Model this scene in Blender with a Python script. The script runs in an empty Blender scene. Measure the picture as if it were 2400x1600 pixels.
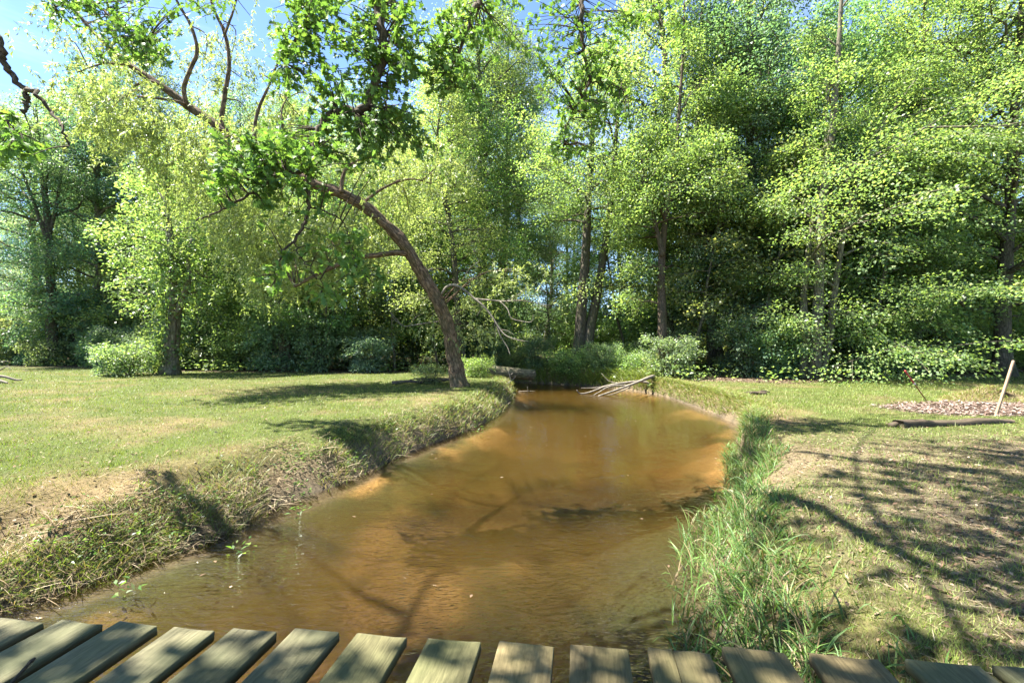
import bpy, math
import numpy as np
from mathutils import Vector, Matrix

# ------------------------------------------------------------------ camera, light, exposure
scene = bpy.context.scene
COL = scene.collection
R = math.radians
CAM_H = 1.4            # eye height over the lawn (lawn is z = 0)
FPX = 1067.0           # focal length in pixels of the 2400 px wide photograph (16 mm lens)

cam_data = bpy.data.cameras.new("camera")
cam_data.lens = 16.0
cam_data.sensor_width = 36.0
cam_data.clip_start = 0.05
cam_data.clip_end = 3000.0
cam = bpy.data.objects.new("camera", cam_data)
cam.location = (0, 0, CAM_H)
cam.rotation_euler = (R(90), 0, 0)
COL.objects.link(cam)
scene.camera = cam

SUN_EL = 60.0
SUN_AZ = -84.0          # degrees clockwise from straight ahead (+Y): the sun stands to the left
world = bpy.data.worlds.new("World")
scene.world = world
world.use_nodes = True
wn, wl = world.node_tree.nodes, world.node_tree.links
wn.clear()
w_out = wn.new("ShaderNodeOutputWorld")
w_bg = wn.new("ShaderNodeBackground")
w_bg.inputs["Strength"].default_value = 0.075
w_sky = wn.new("ShaderNodeTexSky")
w_sky.sky_type = 'NISHITA'
w_sky.sun_disc = False
w_sky.sun_elevation = R(SUN_EL)
w_sky.sun_rotation = R(SUN_AZ)
w_sky.air_density = 1.0
w_sky.altitude = 2500
w_sky.dust_density = 0.0
w_sky.ozone_density = 4.0
# thin cirrus wisps
w_tc = wn.new("ShaderNodeTexCoord")
w_map = wn.new("ShaderNodeMapping")
w_map.inputs["Scale"].default_value = (1.2, 1.6, 7.0)
w_map.inputs["Rotation"].default_value = (R(12), R(8), 0)
w_noise = wn.new("ShaderNodeTexNoise")
w_noise.inputs["Scale"].default_value = 2.2
w_noise.inputs["Detail"].default_value = 5
w_noise.inputs["Roughness"].default_value = 0.62
w_ramp = wn.new("ShaderNodeValToRGB")
w_ramp.color_ramp.elements[0].position = 0.50
w_ramp.color_ramp.elements[0].color = (0, 0, 0, 1)
w_ramp.color_ramp.elements[1].position = 0.80
w_ramp.color_ramp.elements[1].color = (0.25, 0.25, 0.25, 1)
w_mix = wn.new("ShaderNodeMix")
w_mix.data_type = 'RGBA'
w_mix.inputs["B"].default_value = (5.2, 5.6, 6.4, 1)
wl.new(w_tc.outputs["Generated"], w_map.inputs["Vector"])
wl.new(w_map.outputs[0], w_noise.inputs["Vector"])
wl.new(w_noise.outputs["Fac"], w_ramp.inputs["Fac"])
wl.new(w_ramp.outputs["Color"], w_mix.inputs["Factor"])
wl.new(w_sky.outputs[0], w_mix.inputs["A"])
wl.new(w_mix.outputs["Result"], w_bg.inputs["Color"])
wl.new(w_bg.outputs[0], w_out.inputs["Surface"])

sun_data = bpy.data.lights.new("sun", 'SUN')
sun_data.energy = 5.0
sun_data.angle = R(0.55)
sun_data.color = (1.0, 0.955, 0.88)
sun = bpy.data.objects.new("sun", sun_data)
_az, _el = R(SUN_AZ), R(SUN_EL)
SUN_DIR = Vector((math.sin(_az) * math.cos(_el), math.cos(_az) * math.cos(_el), math.sin(_el)))
sun.rotation_euler = (-SUN_DIR).to_track_quat('-Z', 'Y').to_euler()
sun.location = SUN_DIR * 40
COL.objects.link(sun)

vs = scene.view_settings
vs.view_transform = 'Standard'
vs.look = 'None'
vs.exposure = 2.55
vs.gamma = 1.0
vs.use_curve_mapping = False

cy = scene.cycles
cy.max_bounces = 9
cy.diffuse_bounces = 5
cy.glossy_bounces = 3
cy.transmission_bounces = 6
cy.transparent_max_bounces = 8
cy.volume_bounces = 2
cy.caustics_reflective = False
cy.caustics_refractive = False
cy.use_denoising = True

# ------------------------------------------------------------------ helpers
rng = np.random.default_rng(7)
_T = np.random.default_rng(11).random((8, 256, 256))


def vnoise(x, y, k=0):
    x = np.asarray(x, float); y = np.asarray(y, float)
    ix = np.floor(x).astype(int); iy = np.floor(y).astype(int)
    fx = x - ix; fy = y - iy
    fx = fx * fx * (3 - 2 * fx); fy = fy * fy * (3 - 2 * fy)
    t = _T[k]
    a = t[ix % 256, iy % 256]; b = t[(ix + 1) % 256, iy % 256]
    c = t[ix % 256, (iy + 1) % 256]; d = t[(ix + 1) % 256, (iy + 1) % 256]
    return (a * (1 - fx) + b * fx) * (1 - fy) + (c * (1 - fx) + d * fx) * fy


def fbm(x, y, k=0, oct=4):
    s = 0.0; a = 0.5; n = 0.0
    for i in range(oct):
        s = s + a * vnoise(x * 2 ** i + 17 * i, y * 2 ** i - 9 * i, (k + i) % 8)
        n += a; a *= 0.5
    return s / n


def sstep(a, b, x):
    t = np.clip((np.asarray(x, float) - a) / (b - a), 0, 1)
    return t * t * (3 - 2 * t)


def at(x, y, d):
    """world point seen at photo pixel (x, y) at distance d ahead"""
    return np.array([(x - 1200.0) / FPX * d, d, CAM_H + (800.0 - y) / FPX * d])


def on(x, y, z=0.0):
    """world point of photo pixel (x, y) on the level z"""
    d = (CAM_H - z) * FPX / (y - 800.0)
    return at(x, y, d)


def norm(v):
    v = np.asarray(v, float)
    return v / np.maximum(np.linalg.norm(v, axis=-1, keepdims=True), 1e-9)


def make_mesh(name, V, tris=None, quads=None, tint=None, bark=None, mats=(), smooth=False, mat_idx=None):
    V = np.asarray(V, np.float32)
    me = bpy.data.meshes.new(name)
    nt = 0 if tris is None else len(tris)
    nq = 0 if quads is None else len(quads)
    loops = []
    if nt: loops.append(np.asarray(tris, np.int32).ravel())
    if nq: loops.append(np.asarray(quads, np.int32).ravel())
    loops = np.concatenate(loops)
    me.vertices.add(len(V)); me.vertices.foreach_set("co", V.ravel())
    me.loops.add(len(loops)); me.loops.foreach_set("vertex_index", loops)
    me.polygons.add(nt + nq)
    starts = np.concatenate([np.arange(nt) * 3, nt * 3 + np.arange(nq) * 4]).astype(np.int32)
    me.polygons.foreach_set("loop_start", starts)
    if tint is not None:
        a = me.attributes.new("tint", 'FLOAT_COLOR', 'POINT')
        c = np.ones((len(V), 4), np.float32); c[:, :3] = tint
        a.data.foreach_set("color", c.ravel())
    if bark is not None:
        a = me.attributes.new("barkco", 'FLOAT_VECTOR', 'POINT')
        a.data.foreach_set("vector", np.asarray(bark, np.float32).ravel())
    for m in mats: me.materials.append(m)
    if mat_idx is not None: me.polygons.foreach_set("material_index", np.asarray(mat_idx, np.int32))
    me.update(calc_edges=True)
    me.validate(verbose=False)
    if smooth: me.polygons.foreach_set("use_smooth", np.ones(len(me.polygons), bool))
    return me


def link(name, me, parent=None, loc=(0, 0, 0)):
    o = bpy.data.objects.new(name, me)
    COL.objects.link(o)
    o.location = loc
    if parent is not None: o.parent = parent
    return o


def thing(name, label, cat, loc=(0, 0, 0), rz=0.0, group=None):
    o = bpy.data.objects.new(name, None)
    COL.objects.link(o)
    o.location = loc; o.rotation_euler = (0, 0, rz)
    o.empty_display_size = 0.2
    tag(o, label, cat, group)
    return o


def tag(o, label=None, cat=None, group=None, kind=None):
    if label: o["label"] = label
    if cat: o["category"] = cat
    if group: o["group"] = group
    if kind: o["kind"] = kind
    return o


class Geo:
    """collects vertices and faces of one mesh"""
    def __init__(s):
        s.V = []; s.T = []; s.Q = []; s.B = []; s.C = []; s.n = 0

    def add(s, V, tris=None, quads=None, bark=None, tint=None):
        V = np.asarray(V, float).reshape(-1, 3)
        if tris is not None and len(tris): s.T.append(np.asarray(tris, int) + s.n)
        if quads is not None and len(quads): s.Q.append(np.asarray(quads, int) + s.n)
        s.V.append(V)
        s.B.append(np.zeros_like(V) if bark is None else np.asarray(bark, float))
        c = np.ones((len(V), 3))
        if tint is not None: c[:] = tint
        s.C.append(c)
        s.n += len(V)

    def mesh(s, name, mats, smooth=False, origin=None):
        V = np.concatenate(s.V)
        if origin is not None: V = V - np.asarray(origin, float)
        return make_mesh(name, V, np.concatenate(s.T) if s.T else None, np.concatenate(s.Q) if s.Q else None,
                         np.concatenate(s.C), np.concatenate(s.B), mats, smooth)


def spline(pts, n):
    """Catmull-Rom resample of a polyline (any dimension)"""
    P = np.asarray(pts, float)
    if len(P) == 2:
        t = np.linspace(0, 1, n)[:, None]
        return P[0] * (1 - t) + P[1] * t
    Q = np.vstack([2 * P[0] - P[1], P, 2 * P[-1] - P[-2]])
    t = np.linspace(0, len(P) - 1 - 1e-6, n)
    i = t.astype(int); f = (t - i)[:, None]
    a, b, c, d = Q[i], Q[i + 1], Q[i + 2], Q[i + 3]
    return 0.5 * (2 * b + (c - a) * f + (2 * a - 5 * b + 4 * c - d) * f ** 2 + (3 * b - a - 3 * c + d) * f ** 3)


def tube(geo, pts, rad, sides=8, rough=0.0, cap=True, tint=None, seed=0, flare=0.0):
    """tapered limb along pts; rough = ridged bark relief as a share of the radius"""
    P = np.asarray(pts, float); n = len(P)
    r = np.asarray(rad, float) * np.ones(n)
    D = np.gradient(P, axis=0); D = norm(D)
    ref = np.array([1.0, 0.0, 0.0]) if abs(D[0][0]) < 0.9 else np.array([0.0, 1.0, 0.0])
    u = norm(np.cross(D[0], ref)); U = np.zeros_like(P)
    for i in range(n):
        u = u - D[i] * np.dot(u, D[i]); u = norm(u); U[i] = u
    W = np.cross(D, U)
    ang = np.linspace(0, 2 * np.pi, sides, endpoint=False)
    L = np.concatenate([[0], np.cumsum(np.linalg.norm(np.diff(P, axis=0), axis=1))])
    ca, sa = np.cos(ang), np.sin(ang)
    rr = r[:, None] * np.ones((1, sides))
    if rough:
        ax = ang[None, :] / (2 * np.pi) * 11
        nz = vnoise(ax + 3 * np.sin(L[:, None] * 1.7 + seed), L[:, None] * 5 + 31 * seed, 1)
        n2 = vnoise(ang[None, :] / (2 * np.pi) * 4 + 50, L[:, None] * 1.6 + 7 * seed, 3)
        rr = rr * (1 + rough * (nz - 0.5) * 1.6 + rough * 1.2 * (n2 - 0.5))
    if flare:
        fl = np.exp(-L / (r[0] * 1.3))[:, None]
        rr = rr * (1 + flare * fl * (1 + 0.5 * np.sin(ang[None, :] * 5 + seed)))
    V = P[:, None, :] + rr[:, :, None] * (U[:, None, :] * ca[None, :, None] + W[:, None, :] * sa[None, :, None])
    rm = float(np.mean(r))
    B = np.stack([np.broadcast_to(ca[None, :] * rm, (n, sides)), np.broadcast_to(sa[None, :] * rm, (n, sides)),
                  np.broadcast_to(L[:, None] + seed * 3.7, (n, sides))], -1)
    i = np.arange(n - 1)[:, None] * sides; j = np.arange(sides)[None, :]
    a = i + j; b = i + (j + 1) % sides
    Q = np.stack([a, b, b + sides, a + sides], -1).reshape(-1, 4)
    V = V.reshape(-1, 3); B = B.reshape(-1, 3)
    T = None
    if cap:
        V = np.vstack([V, P[-1:] + D[-1:] * r[-1] * 0.4, P[:1]]); B = np.vstack([B, B[-1:], B[:1]])
        e = (n - 1) * sides
        T = [(e + k, e + (k + 1) % sides, n * sides) for k in range(sides)] + [((k + 1) % sides, k, n * sides + 1) for k in range(sides)]
    geo.add(V, T, Q, B, tint)


def kite_leaves(P, D, N, L, W, tint, fold=0.18, droop=0.12):
    """n simple folded leaves: returns V, quads, tint"""
    n = len(P)
    D = norm(D); S = norm(np.cross(D, N)); N = np.cross(S, D)
    L = np.asarray(L)[:, None]; W = np.asarray(W)[:, None]
    base = P
    tip = P + D * L - N * L * droop
    mid = P + D * L * 0.45 + N * W * fold
    V = np.stack([base, mid + S * W * 0.5, tip, mid - S * W * 0.5], 1).reshape(-1, 3)
    Q = (np.arange(n) * 4)[:, None] + np.arange(4)[None, :]
    return V, Q, np.repeat(tint, 4, 0)


def strips(P, D, L, W, bend, tint, seg=3, up=None, jitter=0.0):
    """n tapered arching blades. D start direction, bend = how far the tip curls towards horizontal"""
    n = len(P)
    D = norm(D)
    H = D.copy(); H[:, 2] = 0; H = norm(H + 1e-4)
    S = norm(np.cross(D, np.array([0, 0, 1.0])) + rng.normal(0, 0.3, (n, 3)))
    rows = []
    cur = P.copy(); d = D.copy()
    L = np.asarray(L)[:, None]; W = np.asarray(W)[:, None]; bend = np.asarray(bend)[:, None]
    for k in range(seg + 1):
        t = k / seg
        w = W * (1 - t ** 1.5) * (0.75 + 0.5 * t if k < seg else 0)
        if k < seg:
            rows += [cur - S * w * 0.5, cur + S * w * 0.5]
        else:
            rows += [cur]
        cur = cur + d * L / seg
        d = norm(d + bend * (H * 0.9 - np.array([0, 0, 1.0]) * 0.75) * (t + 0.35))
    m = len(rows)
    V = np.stack(rows, 1).reshape(-1, 3)
    o = (np.arange(n) * m)[:, None]
    Q = np.concatenate([o + np.array([[2 * k, 2 * k + 1, 2 * k + 3, 2 * k + 2]]) for k in range(seg - 1)]) if seg > 1 else None
    T = o + np.array([[m - 3, m - 2, m - 1]])
    return V, T, Q, np.repeat(tint, m, 0)


def rand_dir(n, zlo=-1, zhi=1):
    a = rng.uniform(0, 2 * np.pi, n); z = rng.uniform(zlo, zhi, n); s = np.sqrt(1 - z * z)
    return np.stack([s * np.cos(a), s * np.sin(a), z], 1)


# ------------------------------------------------------------------ materials
def new_mat(name):
    m = bpy.data.materials.new(name); m.use_nodes = True
    nt = m.node_tree; nt.nodes.clear()
    out = nt.nodes.new("ShaderNodeOutputMaterial")
    return m, nt.nodes, nt.links, out


def leaf_mat(name, rough=0.42, spec=0.45, trans=0.58, tcol=(1.12, 1.2, 0.55)):
    m, N, L, out = new_mat(name)
    at_ = N.new("ShaderNodeAttribute"); at_.attribute_name = "tint"
    oi = N.new("ShaderNodeObjectInfo")
    mul = N.new("ShaderNodeMix"); mul.data_type = 'RGBA'; mul.blend_type = 'MULTIPLY'; mul.inputs["Factor"].default_value = 1
    L.new(at_.outputs["Color"], mul.inputs["A"]); L.new(oi.outputs["Color"], mul.inputs["B"])
    p = N.new("ShaderNodeBsdfPrincipled")
    p.inputs["Roughness"].default_value = rough
    p.inputs["Specular IOR Level"].default_value = spec
    L.new(mul.outputs["Result"], p.inputs["Base Color"])
    t2 = N.new("ShaderNodeMix"); t2.data_type = 'RGBA'; t2.blend_type = 'MULTIPLY'; t2.inputs["Factor"].default_value = 1
    t2.inputs["B"].default_value = (*tcol, 1)
    L.new(mul.outputs["Result"], t2.inputs["A"])
    tr = N.new("ShaderNodeBsdfTranslucent"); L.new(t2.outputs["Result"], tr.inputs["Color"])
    mx = N.new("ShaderNodeMixShader"); mx.inputs[0].default_value = trans
    L.new(p.outputs[0], mx.inputs[1]); L.new(tr.outputs[0], mx.inputs[2]); L.new(mx.outputs[0], out.inputs["Surface"])
    return m


def bark_mat(name, c1, c2, moss=0.0, scale=1.0, bump=0.6, stretch=0.22):
    m, N, L, out = new_mat(name)
    a = N.new("ShaderNodeAttribute"); a.attribute_name = "barkco"
    mp = N.new("ShaderNodeMapping"); mp.inputs["Scale"].default_value = (1, 1, stretch)
    L.new(a.outputs["Vector"], mp.inputs["Vector"])
    n1 = N.new("ShaderNodeTexNoise"); n1.inputs["Scale"].default_value = 26 * scale; n1.inputs["Detail"].default_value = 6; n1.inputs["Roughness"].default_value = 0.65
    v = N.new("ShaderNodeTexVoronoi"); v.feature = 'DISTANCE_TO_EDGE'; v.inputs["Scale"].default_value = 20 * scale
    L.new(mp.outputs[0], n1.inputs["Vector"])
    wob = N.new("ShaderNodeMix"); wob.data_type = 'VECTOR'; wob.inputs["Factor"].default_value = 0.06
    L.new(mp.outputs[0], wob.inputs["A"]); L.new(n1.outputs["Color"], wob.inputs["B"]); L.new(wob.outputs["Result"], v.inputs["Vector"])
    r = N.new("ShaderNodeValToRGB")
    r.color_ramp.elements[0].position = 0.32; r.color_ramp.elements[0].color = (*c1, 1)
    r.color_ramp.elements[1].position = 0.68; r.color_ramp.elements[1].color = (*c2, 1)
    L.new(n1.outputs["Fac"], r.inputs["Fac"])
    vr = N.new("ShaderNodeMapRange"); vr.inputs["From Max"].default_value = 0.16; vr.inputs["To Min"].default_value = 0.45
    L.new(v.outputs["Distance"], vr.inputs["Value"])
    mu = N.new("ShaderNodeMix"); mu.data_type = 'RGBA'; mu.blend_type = 'MULTIPLY'; mu.inputs["Factor"].default_value = 1
    L.new(r.outputs["Color"], mu.inputs["A"]); L.new(vr.outputs["Result"], mu.inputs["B"])
    col = mu.outputs["Result"]
    n2 = N.new("ShaderNodeTexNoise"); n2.inputs["Scale"].default_value = 3.2; n2.inputs["Detail"].default_value = 4
    L.new(a.outputs["Vector"], n2.inputs["Vector"])
    if moss:
        mr = N.new("ShaderNodeMapRange"); mr.inputs["From Min"].default_value = 0.48; mr.inputs["From Max"].default_value = 0.68; mr.inputs["To Max"].default_value = moss
        L.new(n2.outputs["Fac"], mr.inputs["Value"])
        mm = N.new("ShaderNodeMix"); mm.data_type = 'RGBA'; mm.inputs["B"].default_value = (0.07, 0.085, 0.03, 1)
        L.new(mr.outputs["Result"], mm.inputs["Factor"]); L.new(col, mm.inputs["A"]); col = mm.outputs["Result"]
    p = N.new("ShaderNodeBsdfPrincipled"); p.inputs["Roughness"].default_value = 0.88; p.inputs["Specular IOR Level"].default_value = 0.2
    L.new(col, p.inputs["Base Color"])
    ad = N.new("ShaderNodeMath"); ad.operation = 'ADD'
    L.new(vr.outputs["Result"], ad.inputs[0]); L.new(n1.outputs["Fac"], ad.inputs[1])
    b = N.new("ShaderNodeBump"); b.inputs["Strength"].default_value = bump; b.inputs["Distance"].default_value = 0.025
    L.new(ad.outputs[0], b.inputs["Height"]); L.new(b.outputs[0], p.inputs["Normal"]); L.new(p.outputs[0], out.inputs["Surface"])
    return m


def ground_mat():
    m, N, L, out = new_mat("soil_and_turf")
    a = N.new("ShaderNodeAttribute"); a.attribute_name = "tint"
    tc = N.new("ShaderNodeTexCoord")
    n1 = N.new("ShaderNodeTexNoise"); n1.inputs["Scale"].default_value = 22; n1.inputs["Detail"].default_value = 8; n1.inputs["Roughness"].default_value = 0.75
    L.new(tc.outputs["Object"], n1.inputs["Vector"])
    n2 = N.new("ShaderNodeTexNoise"); n2.inputs["Scale"].default_value = 1.7; n2.inputs["Detail"].default_value = 6
    L.new(tc.outputs["Object"], n2.inputs["Vector"])
    r = N.new("ShaderNodeMapRange"); r.inputs["From Min"].default_value = 0.3; r.inputs["From Max"].default_value = 0.7; r.inputs["To Min"].default_value = 0.4; r.inputs["To Max"].default_value = 1.5
    L.new(n1.outputs["Fac"], r.inputs["Value"])
    r2 = N.new("ShaderNodeMapRange"); r2.inputs["From Min"].default_value = 0.3; r2.inputs["From Max"].default_value = 0.7; r2.inputs["To Min"].default_value = 0.78; r2.inputs["To Max"].default_value = 1.2
    L.new(n2.outputs["Fac"], r2.inputs["Value"])
    mm = N.new("ShaderNodeMath"); mm.operation = 'MULTIPLY'
    L.new(r.outputs["Result"], mm.inputs[0]); L.new(r2.outputs["Result"], mm.inputs[1])
    mu = N.new("ShaderNodeMix"); mu.data_type = 'RGBA'; mu.blend_type = 'MULTIPLY'; mu.inputs["Factor"].default_value = 1
    L.new(a.outputs["Color"], mu.inputs["A"]); L.new(mm.outputs[0], mu.inputs["B"])
    p = N.new("ShaderNodeBsdfPrincipled"); p.inputs["Roughness"].default_value = 0.95; p.inputs["Specular IOR Level"].default_value = 0.15
    L.new(mu.outputs["Result"], p.inputs["Base Color"])
    b = N.new("ShaderNodeBump"); b.inputs["Strength"].default_value = 0.8; b.inputs["Distance"].default_value = 0.03
    L.new(n1.outputs["Fac"], b.inputs["Height"]); L.new(b.outputs[0], p.inputs["Normal"]); L.new(p.outputs[0], out.inputs["Surface"])
    return m


def water_mat():
    m, N, L, out = new_mat("silty_water")
    tc = N.new("ShaderNodeTexCoord")

    def noise(scale, sx, sy, rot, detail, rough=0.5, dist=0.0):
        mp = N.new("ShaderNodeMapping"); mp.inputs["Scale"].default_value = (sx, sy, 1); mp.inputs["Rotation"].default_value = (0, 0, R(rot))
        L.new(tc.outputs["Object"], mp.inputs["Vector"])
        n = N.new("ShaderNodeTexNoise"); n.inputs["Scale"].default_value = scale; n.inputs["Detail"].default_value = detail
        n.inputs["Roughness"].default_value = rough; n.inputs["Distortion"].default_value = dist
        L.new(mp.outputs[0], n.inputs["Vector"]); return n.outputs["Fac"]

    def math_(op, a, b):
        n = N.new("ShaderNodeMath"); n.operation = op
        for i, v in enumerate((a, b)):
            if isinstance(v, (int, float)): n.inputs[i].default_value = v
            else: L.new(v, n.inputs[i])
        return n.outputs[0]

    fine = noise(9.0, 0.8, 1.5, -18, 3, 0.55, 0.6)
    mid = noise(2.6, 0.7, 1.4, -18, 2, 0.5, 0.9)
    patch = noise(0.55, 1, 1, 0, 2)
    pr = N.new("ShaderNodeMapRange"); pr.inputs["From Min"].default_value = 0.42; pr.inputs["From Max"].default_value = 0.66; pr.inputs["To Min"].default_value = 0.18; pr.inputs["To Max"].default_value = 1.0
    L.new(patch, pr.inputs["Value"])
    sx_ = N.new("ShaderNodeSeparateXYZ"); L.new(tc.outputs["Object"], sx_.inputs[0])
    rf = N.new("ShaderNodeMapRange"); rf.interpolation_type = 'SMOOTHSTEP'          # a riffle by the bridge, calm water beyond
    rf.inputs["From Min"].default_value = 3.0; rf.inputs["From Max"].default_value = 9.5; rf.inputs["To Min"].default_value = 1.0; rf.inputs["To Max"].default_value = 0.22
    L.new(sx_.outputs["Y"], rf.inputs["Value"])
    h = math_('ADD', math_('MULTIPLY', math_('MULTIPLY', fine, pr.outputs["Result"]), 0.42), math_('MULTIPLY', mid, 0.75))
    h = math_('MULTIPLY', h, rf.outputs["Result"])
    chop = noise(15.0, 0.55, 1.5, -24, 2, 0.5, 0.8)                                   # choppy water right under the bridge
    r2 = N.new("ShaderNodeMapRange"); r2.interpolation_type = 'SMOOTHSTEP'
    r2.inputs["From Min"].default_value = 2.6; r2.inputs["From Max"].default_value = 6.5; r2.inputs["To Min"].default_value = 1.9; r2.inputs["To Max"].default_value = 0.10
    L.new(sx_.outputs["Y"], r2.inputs["Value"])
    h = math_('ADD', h, math_('MULTIPLY', chop, math_('MULTIPLY', r2.outputs["Result"], pr.outputs["Result"])))
    b = N.new("ShaderNodeBump"); b.inputs["Strength"].default_value = 1.0; b.inputs["Distance"].default_value = 0.045
    L.new(h, b.inputs["Height"])
    fr = N.new("ShaderNodeFresnel"); fr.inputs["IOR"].default_value = 1.42; L.new(b.outputs[0], fr.inputs["Normal"])
    gl = N.new("ShaderNodeBsdfGlossy"); gl.inputs["Roughness"].default_value = 0.02; L.new(b.outputs[0], gl.inputs["Normal"])
    tr = N.new("ShaderNodeBsdfTransparent"); tr.inputs["Color"].default_value = (0.97, 0.96, 0.93, 1)
    m2 = N.new("ShaderNodeMixShader")
    L.new(fr.outputs[0], m2.inputs[0]); L.new(tr.outputs[0], m2.inputs[1]); L.new(gl.outputs[0], m2.inputs[2])
    L.new(m2.outputs[0], out.inputs["Surface"])
    silt = (0.175, 0.108, 0.026, 1)
    sc = N.new("ShaderNodeVolumeScatter"); sc.inputs["Color"].default_value = silt; sc.inputs["Density"].default_value = 1.35; sc.inputs["Anisotropy"].default_value = 0.1
    ab = N.new("ShaderNodeVolumeAbsorption"); ab.inputs["Color"].default_value = silt; ab.inputs["Density"].default_value = 1.35
    av = N.new("ShaderNodeAddShader"); L.new(sc.outputs[0], av.inputs[0]); L.new(ab.outputs[0], av.inputs[1])
    L.new(av.outputs[0], out.inputs["Volume"])
    return m


def wood_mat(name, c1, c2, green=0.0, along='Y', scale=1.0):
    """weathered sawn timber, grain along one object axis"""
    m, N, L, out = new_mat(name)
    tc = N.new("ShaderNodeTexCoord"); oi = N.new("ShaderNodeObjectInfo")
    mp = N.new("ShaderNodeMapping")
    s = {'X': (0.10, 1, 1), 'Y': (1, 0.10, 1), 'Z': (1, 1, 0.10)}[along]
    mp.inputs["Scale"].default_value = s
    off = N.new("ShaderNodeVectorMath"); off.operation = 'SCALE'; off.inputs[0].default_value = (37.0, 11.0, 23.0)
    L.new(oi.outputs["Random"], off.inputs["Scale"])
    add = N.new("ShaderNodeVectorMath"); add.operation = 'ADD'
    L.new(tc.outputs["Object"], add.inputs[0]); L.new(off.outputs[0], add.inputs[1]); L.new(add.outputs[0], mp.inputs["Vector"])
    n0 = N.new("ShaderNodeTexNoise"); n0.inputs["Scale"].default_value = 7 * scale; n0.inputs["Detail"].default_value = 2; n0.inputs["Distortion"].default_value = 0.8
    L.new(mp.outputs[0], n0.inputs["Vector"])
    wv = N.new("ShaderNodeMath"); wv.operation = 'MULTIPLY'; wv.inputs[1].default_value = 90.0
    L.new(n0.outputs["Fac"], wv.inputs[0])
    sn = N.new("ShaderNodeMath"); sn.operation = 'SINE'; L.new(wv.outputs[0], sn.inputs[0])
    n1 = N.new("ShaderNodeTexNoise"); n1.inputs["Scale"].default_value = 150 * scale; n1.inputs["Detail"].default_value = 5; n1.inputs["Roughness"].default_value = 0.7
    L.new(mp.outputs[0], n1.inputs["Vector"])
    ma = N.new("ShaderNodeMath"); ma.operation = 'MULTIPLY_ADD'; ma.inputs[1].default_value = 0.09
    L.new(sn.outputs[0], ma.inputs[0]); L.new(n1.outputs["Fac"], ma.inputs[2])
    r = N.new("ShaderNodeValToRGB")
    r.color_ramp.elements[0].position = 0.25; r.color_ramp.elements[0].color = (*c1, 1)
    r.color_ramp.elements[1].position = 0.75; r.color_ramp.elements[1].color = (*c2, 1)
    L.new(ma.outputs[0], r.inputs["Fac"])
    col = r.outputs["Color"]
    n2 = N.new("ShaderNodeTexNoise"); n2.inputs["Scale"].default_value = 3.0; n2.inputs["Detail"].default_value = 5
    L.new(add.outputs[0], n2.inputs["Vector"])
    mr = N.new("ShaderNodeMapRange"); mr.inputs["From Min"].default_value = 0.4; mr.inputs["From Max"].default_value = 0.65; mr.inputs["To Max"].default_value = green
    L.new(n2.outputs["Fac"], mr.inputs["Value"])
    mm = N.new("ShaderNodeMix"); mm.data_type = 'RGBA'; mm.inputs["B"].default_value = (0.085, 0.092, 0.04, 1)
    L.new(mr.outputs["Result"], mm.inputs["Factor"]); L.new(col, mm.inputs["A"])
    vk = N.new("ShaderNodeTexVoronoi"); vk.inputs["Scale"].default_value = 2.3 * scale; L.new(add.outputs[0], vk.inputs["Vector"])
    kr = N.new("ShaderNodeMapRange"); kr.inputs["From Min"].default_value = 0.035; kr.inputs["From Max"].default_value = 0.075; kr.inputs["To Min"].default_value = 0.4
    L.new(vk.outputs["Distance"], kr.inputs["Value"])
    mk = N.new("ShaderNodeMix"); mk.data_type = 'RGBA'; mk.blend_type = 'MULTIPLY'; mk.inputs["Factor"].default_value = 1
    L.new(mm.outputs["Result"], mk.inputs["A"]); L.new(kr.outputs["Result"], mk.inputs["B"])
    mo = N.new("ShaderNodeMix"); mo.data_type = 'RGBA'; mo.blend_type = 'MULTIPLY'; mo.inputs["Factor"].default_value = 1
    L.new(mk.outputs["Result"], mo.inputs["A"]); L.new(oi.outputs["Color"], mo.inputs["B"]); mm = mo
    hv = N.new("ShaderNodeMapRange"); hv.inputs["To Min"].default_value = 0.75; hv.inputs["To Max"].default_value = 1.2
    L.new(oi.outputs["Random"], hv.inputs["Value"])
    mu = N.new("ShaderNodeMix"); mu.data_type = 'RGBA'; mu.blend_type = 'MULTIPLY'; mu.inputs["Factor"].default_value = 1
    L.new(mm.outputs["Result"], mu.inputs["A"]); L.new(hv.outputs["Result"], mu.inputs["B"])
    p = N.new("ShaderNodeBsdfPrincipled"); p.inputs["Roughness"].default_value = 0.8; p.inputs["Specular IOR Level"].default_value = 0.25
    L.new(mu.outputs["Result"], p.inputs["Base Color"])
    b = N.new("ShaderNodeBump"); b.inputs["Strength"].default_value = 0.55; b.inputs["Distance"].default_value = 0.004
    L.new(ma.outputs[0], b.inputs["Height"]); L.new(b.outputs[0], p.inputs["Normal"]); L.new(p.outputs[0], out.inputs["Surface"])
    return m


def paint_mat(name, col, rough=0.6):
    m, N, L, out = new_mat(name)
    tc = N.new("ShaderNodeTexCoord")
    n1 = N.new("ShaderNodeTexNoise"); n1.inputs["Scale"].default_value = 40; n1.inputs["Detail"].default_value = 5
    L.new(tc.outputs["Object"], n1.inputs["Vector"])
    r = N.new("ShaderNodeMapRange"); r.inputs["To Min"].default_value = 0.55; r.inputs["To Max"].default_value = 1.4
    L.new(n1.outputs["Fac"], r.inputs["Value"])
    mu = N.new("ShaderNodeMix"); mu.data_type = 'RGBA'; mu.blend_type = 'MULTIPLY'; mu.inputs["Factor"].default_value = 1
    mu.inputs["A"].default_value = (*col, 1); L.new(r.outputs["Result"], mu.inputs["B"])
    p = N.new("ShaderNodeBsdfPrincipled"); p.inputs["Roughness"].default_value = rough
    L.new(mu.outputs["Result"], p.inputs["Base Color"]); L.new(p.outputs[0], out.inputs["Surface"])
    return m


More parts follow.
